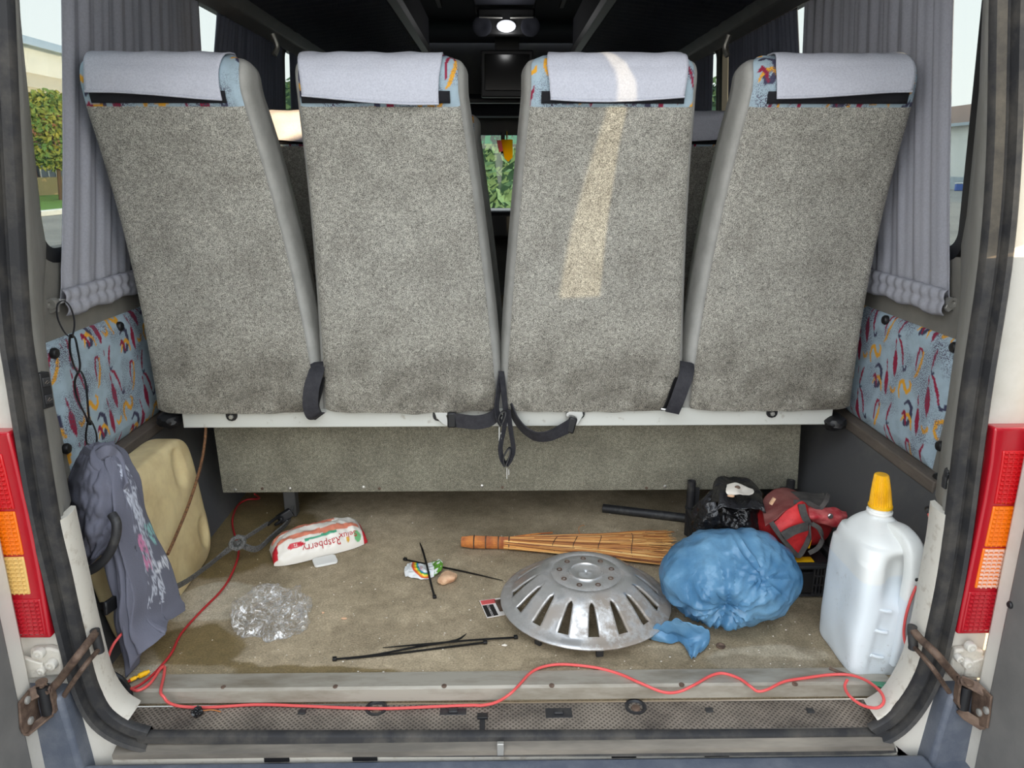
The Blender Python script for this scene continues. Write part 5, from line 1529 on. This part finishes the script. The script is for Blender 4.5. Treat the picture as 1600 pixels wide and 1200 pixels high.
# black pipe
a0, a1 = at(942, 794, Z=.012), at(1092, 812, Z=.012)
b = MB().tube([a0, a0.lerp(a1, .5) + Vector((0, 0, .0)), a1], .0125, 16); b.tube([a0 + (a0 - a1).normalized() * .0005, a0 + (a0 - a1).normalized() * .001], .009, 12)
tag(b.build('rubber_pipe', 'black_dusty', None), 'straight black rubber pipe lying behind the broom', 'pipe')

# ================================================================== ON THE FLOOR
# whisk broom
t = thing('whisk_broom', 'straw whisk broom lying behind the hubcap', 'broom', (.1, .535, 0))
H0, H1 = Vector((-.113, .552, .019)), Vector((.435, .520, .016))
dirv = (H1 - H0); Lb = dirv.length; dirv.normalize(); sdv = Vector((-dirv.y, dirv.x, 0))


def bro(s, a, h):
    """s along the broom 0..1, a sideways -1..1, h up -1..1"""
    w = ip(s, [0, .02, .2, .23, .45, .62, .8, 1.0], [.012, .0155, .0145, .016, .040, .048, .072, .088])
    th = ip(s, [0, .02, .2, .45, 1.0], [.011, .0155, .0145, .0135, .012])
    c_ = H0 + dirv * (s * Lb); c_.z = ip(s, [0, .2, 1], [.018, .017, .014])
    return c_ + sdv * (a * w) + Vector((0, 0, h * th))


b = MB()
for i in range(26):
    an = i / 26 * 2 * math.pi; rr_ = .9
    b.tube([bro(s_, math.cos(an) * rr_, math.sin(an) * rr_) for s_ in (0, .05, .1, .15, .2, .225)], .0026, 5)
b.build('handle', 'straw_red', t, kind='stuff')
b = MB(); scol = []
for i in range(620):
    a = random.uniform(-1, 1); h = random.uniform(-1, 1) * math.sqrt(1 - a * a * .8); e = random.uniform(.84, 1.02)
    j = random.uniform(-.16, .16); P = [bro(.2 + (e - .2) * k / 5, a + j * (k / 5) ** 2, h * (1 - .1 * k / 5)) + Vector((0, 0, random.uniform(-.001, .001))) for k in range(6)]
    for p_ in P: p_.z = max(p_.z, .0015)
    n0 = len(b.v); b.tube(P, random.uniform(.0008, .0015), 4, scale=[1, 1, 1, .9, .8, .5])
    cl = np.array(S(*random.choice([(232, 172, 92), (206, 136, 62), (176, 108, 48), (140, 80, 36), (222, 158, 84), (244, 196, 120)]))); scol += [cl] * (len(b.v) - n0)
b.build('bristles', 'straw', t, smooth=0, kind='stuff', cols=np.array(scol))
for s_ in (.06, .115, .175, .225):
    MB().tube([bro(s_, math.cos(k * .3142) * 1.06, math.sin(k * .3142) * 1.08) for k in range(20)], .0016, 6, True).build('binding_wire', 'rust', t)
for s_ in (.44, .535, .65, .80):
    MB().tube([bro(s_ + .012 * math.sin(k * .6), math.cos(k * .3142) * .93, math.sin(k * .3142) * 1.03) for k in range(20)], .0009, 5, True).build('stitching', 'rust', t)
MB().tube(crom([bro(.24, .6, .8), bro(.33, .95, .9), bro(.43, 1.25, .6)], 5), .0022, 6).build('loose_straw', 'straw_red', t)
MB().tube(crom([bro(.56, .85, .7), bro(.555, 1.2, 1.5), bro(.575, 1.5, 1.6), bro(.585, 1.6, 1.3)], 5), .0008, 5).build('loose_straw', 'straw_red', t)

# hubcap
HC = Vector((.176, .262, 0)); HR = .1885
t = thing('hubcap', 'dusty silver slotted hubcap lying face up on the floor', 'hubcap', HC)
pr2 = [(.001, .0935), (.030, .0940), (.0335, .0945), (.0345, .0975), (.0375, .0975), (.0385, .0945), (.055, .0945), (.074, .0945), (.0765, .0925), (.0785, .0945), (.090, .0935), (.101, .0895), (.108, .0860), (.115, .0815), (.124, .0750), (.134, .0670), (.144, .0580), (.153, .0490), (.160, .0430), (.1635, .0400), (.168, .0365), (.178, .0335), (.1865, .0310), (.1885, .0285), (.1875, .0255)]
NSL = 16; sec = 2 * math.pi / NSL; SR0, SR1 = .108, .1635


def hw(r):        # half angle of a slot at radius r
    k = (r - SR0) / (SR1 - SR0)
    if k <= 0 or k >= 1.0001: return .010
    return (.0042 + .0075 * k ** .8) / r * (min(1, k / .06) ** .5)


b = MB(); per = 8
fr_ = [-1, -.55, None, None, .0, 1, 2, 3]
idx = {}
for j, (r, z) in enumerate(pr2):
    h = hw(min(max(r, SR0 + .0005), SR1))
    for k in range(NSL):
        a0 = -math.pi / 2 + k * sec
        offs = [-h - .014 * min(1, .1 / r), -h, h, h + .014 * min(1, .1 / r), sec * .36, sec * .5, sec * .64]
        offs = [-h * 1.0, h * 1.0, h + (sec - 2 * h) * .12, h + (sec - 2 * h) * .35, h + (sec - 2 * h) * .65, h + (sec - 2 * h) * .88]
        for q, of in enumerate(offs):
            a = a0 + of; zz_ = z
            if SR0 < r < SR1 + .004 and q in (0, 1): zz_ += .0012
            idx[(j, k, q)] = len(b.v); b.v.append(HC + Vector((r * math.cos(a), r * math.sin(a), zz_)))
for j in range(len(pr2) - 1):
    slot = pr2[j][0] >= SR0 - .001 and pr2[j + 1][0] <= SR1 + .0001
    for k in range(NSL):
        ids = [(k, q) for q in range(6)] + [((k + 1) % NSL, 0)]
        for q in range(6):
            if q == 0 and slot: continue
            (k1, q1), (k2, q2) = ids[q], ids[q + 1]
            b.f.append((idx[(j, k1, q1)], idx[(j, k2, q2)], idx[(j + 1, k2, q2)], idx[(j + 1, k1, q1)]))
disc = b.build('disc', 'silver', t, smooth=50)
md = disc.modifiers.new('solid', 'SOLIDIFY'); md.thickness = .006; md.offset = -1
for k in range(9):
    a = math.radians(90 + 40 * k)
    MB().lathe([(.0062, .0), (.0058, .0016), (.0040, .0012), (.0035, -.0005), (1e-5, -.0005)], 14, HC + Vector((.0585 * math.cos(a), .0585 * math.sin(a), .0948))).build('bolt_hole', 'rust', t)
for k in range(8):
    a = math.radians(-90 + 45 * k + 4)
    MB().obox(HC + Vector((.168 * math.cos(a), .168 * math.sin(a), .0155)), (.0075 * -math.sin(a), .0075 * math.cos(a), 0), (.004 * math.cos(a), .004 * math.sin(a), 0), (0, 0, .0155)).build('clip', 'black_dusty', t, bevel=.0015)

# wipes packet
c0, c1 = at(424, 872, Z=.0), at(571, 842, Z=.0)
WA = (c1 - c0); WL = WA.length / 2; WA.normalize(); WB = Vector((-WA.y, WA.x, 0)); WC = (c0 + c1) / 2 + WB * .010
t = thing('wipes_packet', 'crumpled white and coral packet of wipes with a white lid', 'packet', WC)


def wip(u, v):
    x = (u * 2 - 1); e = 1 - abs(x) ** 5
    a = math.pi * v; hw_ = .062 * (.72 + .28 * e) ; h = .052 * max(0, e) ** .6 + .006
    y = -hw_ * spow(math.cos(a), .75) * (1 - .18 * math.sin(a)); z = h * abs(math.sin(a)) ** .75
    skew = .012 * x
    p = WC + WA * (x * WL) + WB * (y + skew) + Vector((0, 0, z + .0015))
    g = .0045 * (mn.noise(p * 34) + .6 * mn.noise(p * 80)) + .004 * abs(mn.noise(p * 22 + Vector((3, 0, 0))))
    return p + Vector((0, -g * .4, g)) * min(1, math.sin(a) * 3)


b = MB().grid(wip, 120, 60)
U = np.tile(np.linspace(0, 1, 120), 60); Vv = np.repeat(np.linspace(0, 1, 60), 120)
c = np.tile(np.array(S(238, 232, 222)[:3]), (U.size, 1)); wob = (fbm(U * 7, Vv * 7) - .5) * .06
coral = np.array(S(228, 138, 112)[:3])
for lo_, hi_, u0, u1 in ((.34, .44, .06, .93), (.54, .66, .02, .70)):
    k = (Vv + wob + (U - .5) * .05 > lo_) & (Vv + wob + (U - .5) * .05 < hi_) & (U > u0) & (U < u1); c[k] = coral
red = np.array(S(206, 40, 54)[:3])
k = (U > .95) & (Vv < .55) | (U < .05 + .06 * (Vv - .2)) & (Vv > .08) & (Vv < .42); c[k] = red
k = (np.abs(Vv - .285 - (U - .55) * .05) < .022) & (U > .33) & (U < .68); c[k] = np.array(S(72, 160, 124)[:3])
k = np.hypot((U - .235) / .085, (Vv - .22) / .05) < 1; c[k] = red
k = np.hypot((U - .89) / .04, (Vv - .15) / .09) < 1; c[k] = np.array(S(120, 190, 130)[:3])
k = np.hypot((U - .775) / .018, (Vv - .12) / .04) < 1; c[k] = np.array(S(220, 170, 60)[:3])
pk = b.build('film', 'paper', t, smooth=70, cols=np.concatenate([c, np.ones((U.size, 1))], 1))
M['ink_red'] = mat('red_ink', S(190, 52, 58), .5); M['ink_white'] = mat('white_ink', S(236, 230, 224), .5); M['ink_black'] = mat('black_ink', S(30, 28, 28), .5)


def on_pack(uc, vc, su=1.0, tilt=0.0):
    def fn(a, h):
        u = uc - a / (2 * WL); v = vc - (h - a * tilt) / .155
        p = Vector(wip(u, max(.01, v))); return p + Vector((0, -.0012, .0010))
    return fn


text_part('Raspberry', .024, on_pack(.50, .14, tilt=.03), 'ink_red', 'lettering', pk)
text_part('Selux', .022, on_pack(.79, .19), 'ink_red', 'lettering', pk)
text_part('72', .010, on_pack(.235, .22), 'ink_white', 'lettering', pk)
lc = at(508, 877, Z=.004)
b = MB(); out = []
for (cx, cy, a0) in ((.020, .012, 0), (-.020, .012, 90), (-.020, -.012, 180), (.020, -.012, 270)):
    out += [(cx + .009 * math.cos(math.radians(a0 + i * 18)), cy + .009 * math.sin(math.radians(a0 + i * 18))) for i in range(6)]
b.prism(out, lambda a, c_, d: lc + WA * a + WB * c_ + Vector((0, 0, d)), -.002, .004).build('lid', 'white', t, bevel=.0012)

# clear film
t = tag(flat_bottom(MB().blob(at(430, 957, Z=.018), (.062, .060, .042), 6, bagfn(2.2, .060, 18, .024, 38, .008, 80)), .002).build('clear_plastic_bag', 'bag_clear', None, smooth=30), 'crumpled clear plastic bag on the floor below the wipes packet', 'plastic bag')

# cable ties on the floor
def tie(pts, lab, w=.0048, lift=.002):
    P = crom([at(x, y, Z=z) for x, y, z in pts], 8)
    t = thing('cable_tie', lab, 'cable tie', P[0], 'loose cable ties on the floor')
    n = len(P); MB().sweep(P, [(-w / 2, -.0008), (w / 2, -.0008), (w / 2, .0008), (-w / 2, .0008)], Vector((-(P[-1] - P[0]).y, (P[-1] - P[0]).x, 0)).normalized(), scale=[1 if i < n - 6 else .35 + .65 * (n - 1 - i) / 6 for i in range(n)]).build('strip', 'tie', t)
    d = (P[1] - P[0]).normalized(); s_ = Vector((-d.y, d.x, 0))
    MB().obox(P[0] + Vector((0, 0, .001)), d * .0042, s_ * .0042, (0, 0, .0030)).build('lock', 'tie', t, bevel=.0008)


tie([(679, 933, .003), (674, 914, .006), (667, 884, .022), (661, 862, .005), (656, 848, .002)], 'black cable tie lying across the rainbow wrapper')
tie([(633, 874, .004), (660, 880, .003), (720, 892, .003), (786, 907, .003)], 'black cable tie reaching from the rainbow wrapper to the hubcap')
tie([(523, 1030, .004), (580, 1024, .003), (650, 1011, .005), (700, 1003, .006), (718, 998, .009), (729, 990, .020)], 'black cable tie of the front bundle, tip curling up')
tie([(758, 1004, .004), (700, 1011, .003), (620, 1021, .003), (540, 1030, .003)], 'black cable tie of the front bundle with its lock nearest the viewer')
tie([(806, 996, .004), (740, 1000, .008), (670, 1006, .009), (598, 1012, .003)], 'black cable tie of the front bundle reaching towards the hubcap')

# small litter
t = thing('candy_wrapper', 'small white wrapper with a rainbow and a green end', 'wrapper', at(660, 890, Z=0))
wr_rows = [[(633, 900, .003), (648, 903, .004), (664, 905, .004), (680, 899, .006), (690, 891, .010)], [(632, 889, .008), (648, 890, .014), (664, 892, .013), (680, 886, .014), (692, 880, .014)], [(638, 880, .008), (650, 879, .010), (662, 882, .009), (676, 878, .012), (686, 873, .016)]]
b = MB(); nu, nv = ctrl_grid(b, [[at(x, y, Z=z) for x, y, z in r] for r in wr_rows], 22, 18, lambda u, v, p: Vector((0, 0, .003 * mn.noise(p * 120))))
U = np.tile(np.linspace(0, 1, nu), nv); Vv = np.repeat(np.linspace(0, 1, nv), nu)
c = np.tile(np.array(S(232, 234, 234)[:3]), (U.size, 1)); rd = np.hypot((U - .62) / 1.0, (Vv - .95) / 1.9)
for i, cl in enumerate((S(206, 70, 50), S(240, 140, 40), S(240, 214, 60), S(90, 180, 90), S(50, 140, 190))):
    k = (rd > .44 - i * .035) & (rd < .475 - i * .035) & (U < .62); c[k] = np.array(cl[:3])
k = (U > .72) & (U + .25 * Vv < 1.12) & (fbm(U * 9, Vv * 9) > .36); c[k] = np.array(S(96, 150, 52)[:3])
b.build('film', 'paper', t, solid=.0008, cols=np.concatenate([c, np.ones((U.size, 1))], 1))
w0 = at(658, 888, Z=.016)
text_part('OKO', .009, lambda a, h: w0 + Vector((-h, a, .0)), 'ink_red', 'lettering', t)
b = MB().blob(at(700, 903, Z=.010), (.021, .020, .012), 3, lambda p, d: p * (1 + .5 * mn.noise(p * 55 + Vector((1, 2, 0)))))
flat_bottom(b, .002); tag(b.build('crumpled_paper', 'beige', None, smooth=20), 'small crumpled peach-coloured paper beside the rainbow wrapper', 'paper')
cc = [at(749, 939, Z=.002), at(761, 966, Z=.002), at(806, 958, Z=.002), at(792, 933, Z=.002)]
t = thing('card', 'small printed black and white card half under the hubcap', 'card', cc[1])


def cq(a, h, d=.0): return cc[0].lerp(cc[3], a).lerp(cc[1].lerp(cc[2], a), h) + Vector((0, 0, d))


MB().add([cq(a, h, d) for d in (.0, .001) for a, h in ((0, 0), (1, 0), (1, 1), (0, 1))], [(0, 1, 2, 3), (4, 7, 6, 5), (0, 4, 5, 1), (1, 5, 6, 2), (2, 6, 7, 3), (3, 7, 4, 0)]).build('stock', 'ink_white', t, smooth=0)
for (a0, a1, h0, h1, m) in ((.02, .40, .32, .97, 'ink_black'), (.02, .55, .03, .28, 'pink'), (.5, .98, .1, .8, 'rust')):
    MB().add([cq(a, h, .0016) for a, h in ((a0, h0), (a1, h0), (a1, h1), (a0, h1))], [(0, 1, 2, 3)]).build('print', m, t, smooth=0)
text_part('TECHNODOS', .0056, lambda a, h: cq(.20 + h / .05, .65 + a / .048, .0022), 'ink_white', 'lettering', t)
for i, (x, y, lab) in enumerate(((538, 966, 'tiny torn peach paper scrap right of the clear bag'), (505, 957, 'tiny yellow crumb beside the clear bag'), (788, 1008, 'tiny white scrap left of the hubcap front'))):
    b = MB().blob(at(x, y, Z=.002), ((.007, .003, .002), (.003, .002, .002), (.005, .003, .002))[i], 2, lambda p, d: p * (1 + .5 * mn.noise(p * 300 + Vector((i, 0, 0)))))
    tag(b.build('paper_scrap', ('beige', 'beige', 'tissue')[i], None), lab, 'scrap')
b = MB().lathe([(.0095, .0005), (.009, .003), (.006, .0035), (.004, .0015), (1e-5, .001)], 18, at(1126, 1010, Z=.001))
tag(b.build('bottle_cap', 'rust', None), 'small brown disc in front of the blue bag', 'disc')
p = at(308, 1112, Z=-.02)
t = thing('rubbish_lump', 'small crumpled black lump on the tread plate at the left', 'rubbish', (p.x, p.y, -.03))
MB().blob(p, (.011, .009, .010), 4, bagfn(4.4, .012, 70, .006, 150)).build('lump', 'bag_black', t, smooth=30)
MB().tube(crom([at(314, 1111, Z=-.026), at(330, 1109, Z=-.026), at(345, 1112, Z=-.027)], 5), .001, 6).build('straw', 'straw_red', t)
p = at(1322, 1050, Z=.005)
tag(MB().tube([at(1296, 1044, Z=.006), at(1310, 1050, Z=.006), at(1322, 1054, Z=.006)], .0032, 8).build('screw_tip', 'rust', None), 'short rusty pin at the foot of the jug', 'pin')

# ================================================================== OUTSIDE
g = MB().grid(lambda u, v: (lerp(-120, 120, u), lerp(-80, 160, v), -.70), 2, 2)
tag(g.build('ground', 'asphalt', None, smooth=0), 'pale asphalt yard around the van', 'ground', kind='structure')
b = MB().box(-27.0, -16.5, 5, 90, -.70, -.60)
tag(b.build('grass_strip', 'grass', None, bevel=.03), 'green grass strip beyond the road on the left', 'grass', kind='structure')
b = MB().box(-16.5, -16.1, 5, 90, -.70, -.52); tag(b.build('kerb', 'concrete', None, bevel=.02), 'pale kerb along the grass', 'kerb', kind='structure')
t = thing('warehouse', 'grey warehouse with a sheet roof seen through the left window', 'building', (-34, 40, -.7))
MB().box(-40, -28, 15, 80, -.7, 8.0).build('wall', 'concrete', t)
MB().prism([(-27.6, 7.9), (-36, 10.6), (-44, 7.9)], lambda a, c_, d: (a, d, c_), 14.5, 80.5).build('roof', 'metal_sheet', t)
MB().prism([(-25.6, 4.9), (-25.6, 5.2), (-28, 6.4), (-28, 4.9)], lambda a, c_, d: (a, d, c_), 15, 80).build('lean_to_roof', 'beige_roof', t)
MB().box(-28.2, -27.6, 15, 80, -.7, 4.95).build('lower_wall', 'brick_red', t)
for i in range(7):
    y = 26 + i * 5.0
    o = MB().box(-27.62, -27.45, y, y + 3.4, .4, 2.3).build('window', 'dark_glass', t)
    b = MB()
    for j in range(5): b.box(-27.46, -27.40, y + j * .83, y + j * .83 + .08, .4, 2.3)
    b.build('glazing_bars', 'concrete', o)
MB().box(-27.7, -26.6, 15, 80, -.7, .4).build('plinth', 'dirt', t)
random.seed(11)
for i, (tx, ty, h) in enumerate(((-22.0, at(78, 200, X=-22).y, 4.2), (-22, at(78, 200, X=-22).y + 9, 4.0))):
    t = thing('tree', ('small round tree in front of the warehouse, nearer one', 'small round tree in front of the warehouse, farther one')[i], 'tree', (tx, ty, -.6), 'street trees')
    MB().tube([(tx, ty, -.6), (tx + .1, ty, .9), (tx, ty, 2.9)], .12, 8, scale=[1, .8, .5]).build('trunk', 'bark', t)
    b = MB()
    for k in range(2600):
        d = Vector((random.gauss(0, 1), random.gauss(0, 1), random.gauss(0, 1))).normalized() * random.uniform(.45, 1) ** .5
        c_ = Vector((tx, ty, 2.7)) + Vector((d.x * 1.9, d.y * 1.9, d.z * 1.9)); s_ = random.uniform(.09, .2)
        a = Vector((random.gauss(0, 1), random.gauss(0, 1), random.gauss(0, 1))).normalized(); q = a.orthogonal().normalized()
        b.add([c_ - a * s_, c_ + q * s_ * .5, c_ + a * s_, c_ - q * s_ * .5], [(0, 1, 2, 3)])
    b.build('crown', 'leaf', t, smooth=0, fix=False, kind='stuff')
t = thing('pale_building', 'long pale building with a brown roof seen through the right window', 'building', (40, 50, -.7))
MB().box(36, 48, 20, 110, -.7, 4.3).build('wall', 'concrete', t)
MB().prism([(35.4, 4.25), (42, 6.4), (49, 4.25)], lambda a, c_, d: (a, d, c_), 19.5, 110.5).build('roof', 'tile_brown', t)
MB().box(35.35, 35.55, 19.5, 110.5, 4.05, 4.28).build('gutter', 'metal_sheet', t)
MB().box(35.95, 36.02, 20, 110, -.7, .25).build('plinth', 'metal_sheet', t)
q = at(1498, 298, X=34)
t = thing('blue_bin', 'small blue and white bin by the pale building', 'bin', (34, q.y, -.7))
MB().box(33.7, 34.3, q.y - .12, q.y + .12, -.7, -.2).build('body', 'blue', t, bevel=.05)
MB().box(33.68, 34.32, q.y - .14, q.y + .14, -.2, -.12).build('lid', 'concrete', t, bevel=.03)

# unseen wall, added to keep the low sun off most of the opening
t = thing('sun_block_wall', 'unseen wall added behind and to the right of the van to block low sun', 'wall', (6.15, -13, -.7))
MB().box(6, 6.3, -20, -7.9, -.7, 4.2).build('render', 'concrete', t)
MB().box(5.95, 6.35, -20, -7.88, 4.2, 4.3).build('coping', 'tile_brown', t, bevel=.02)
# hedge across the road in front of the van
random.seed(5)
t = thing('hedge', 'dark green hedge seen far ahead through the windscreen', 'hedge', (0, 24, -.7))
b = MB()
for k in range(5000):
    c_ = Vector((random.uniform(-9, 9), 24 + random.uniform(-.8, .8), random.uniform(-.7, 3.6))); s_ = random.uniform(.12, .3)
    a = Vector((random.gauss(0, 1), random.gauss(0, 1), random.gauss(0, 1))).normalized(); q = a.orthogonal().normalized()
    b.add([c_ - a * s_, c_ + q * s_ * .5, c_ + a * s_, c_ - q * s_ * .5], [(0, 1, 2, 3)])
b.box(-9, 9, 24, 24.6, -.7, 3.3)
b.build('foliage', 'hedge', t, smooth=0, fix=False, kind='stuff')

# grit and crumbs
random.seed(21); b = MB()
for k in range(420):
    x, y = random.uniform(-.70, .66), random.betavariate(1.1, 1.8) * .9 + .05
    r_ = random.choice([.0006, .0008, .0010, .0014]); c_ = Vector((x, y, r_ * .6))
    b.blob(c_, (r_ * random.uniform(.8, 1.8), r_, r_ * .7), 1)
tag(b.build('floor_grit', 'tissue', None, smooth=0), 'pale grit and crumbs scattered over the van floor', 'grit', kind='stuff')
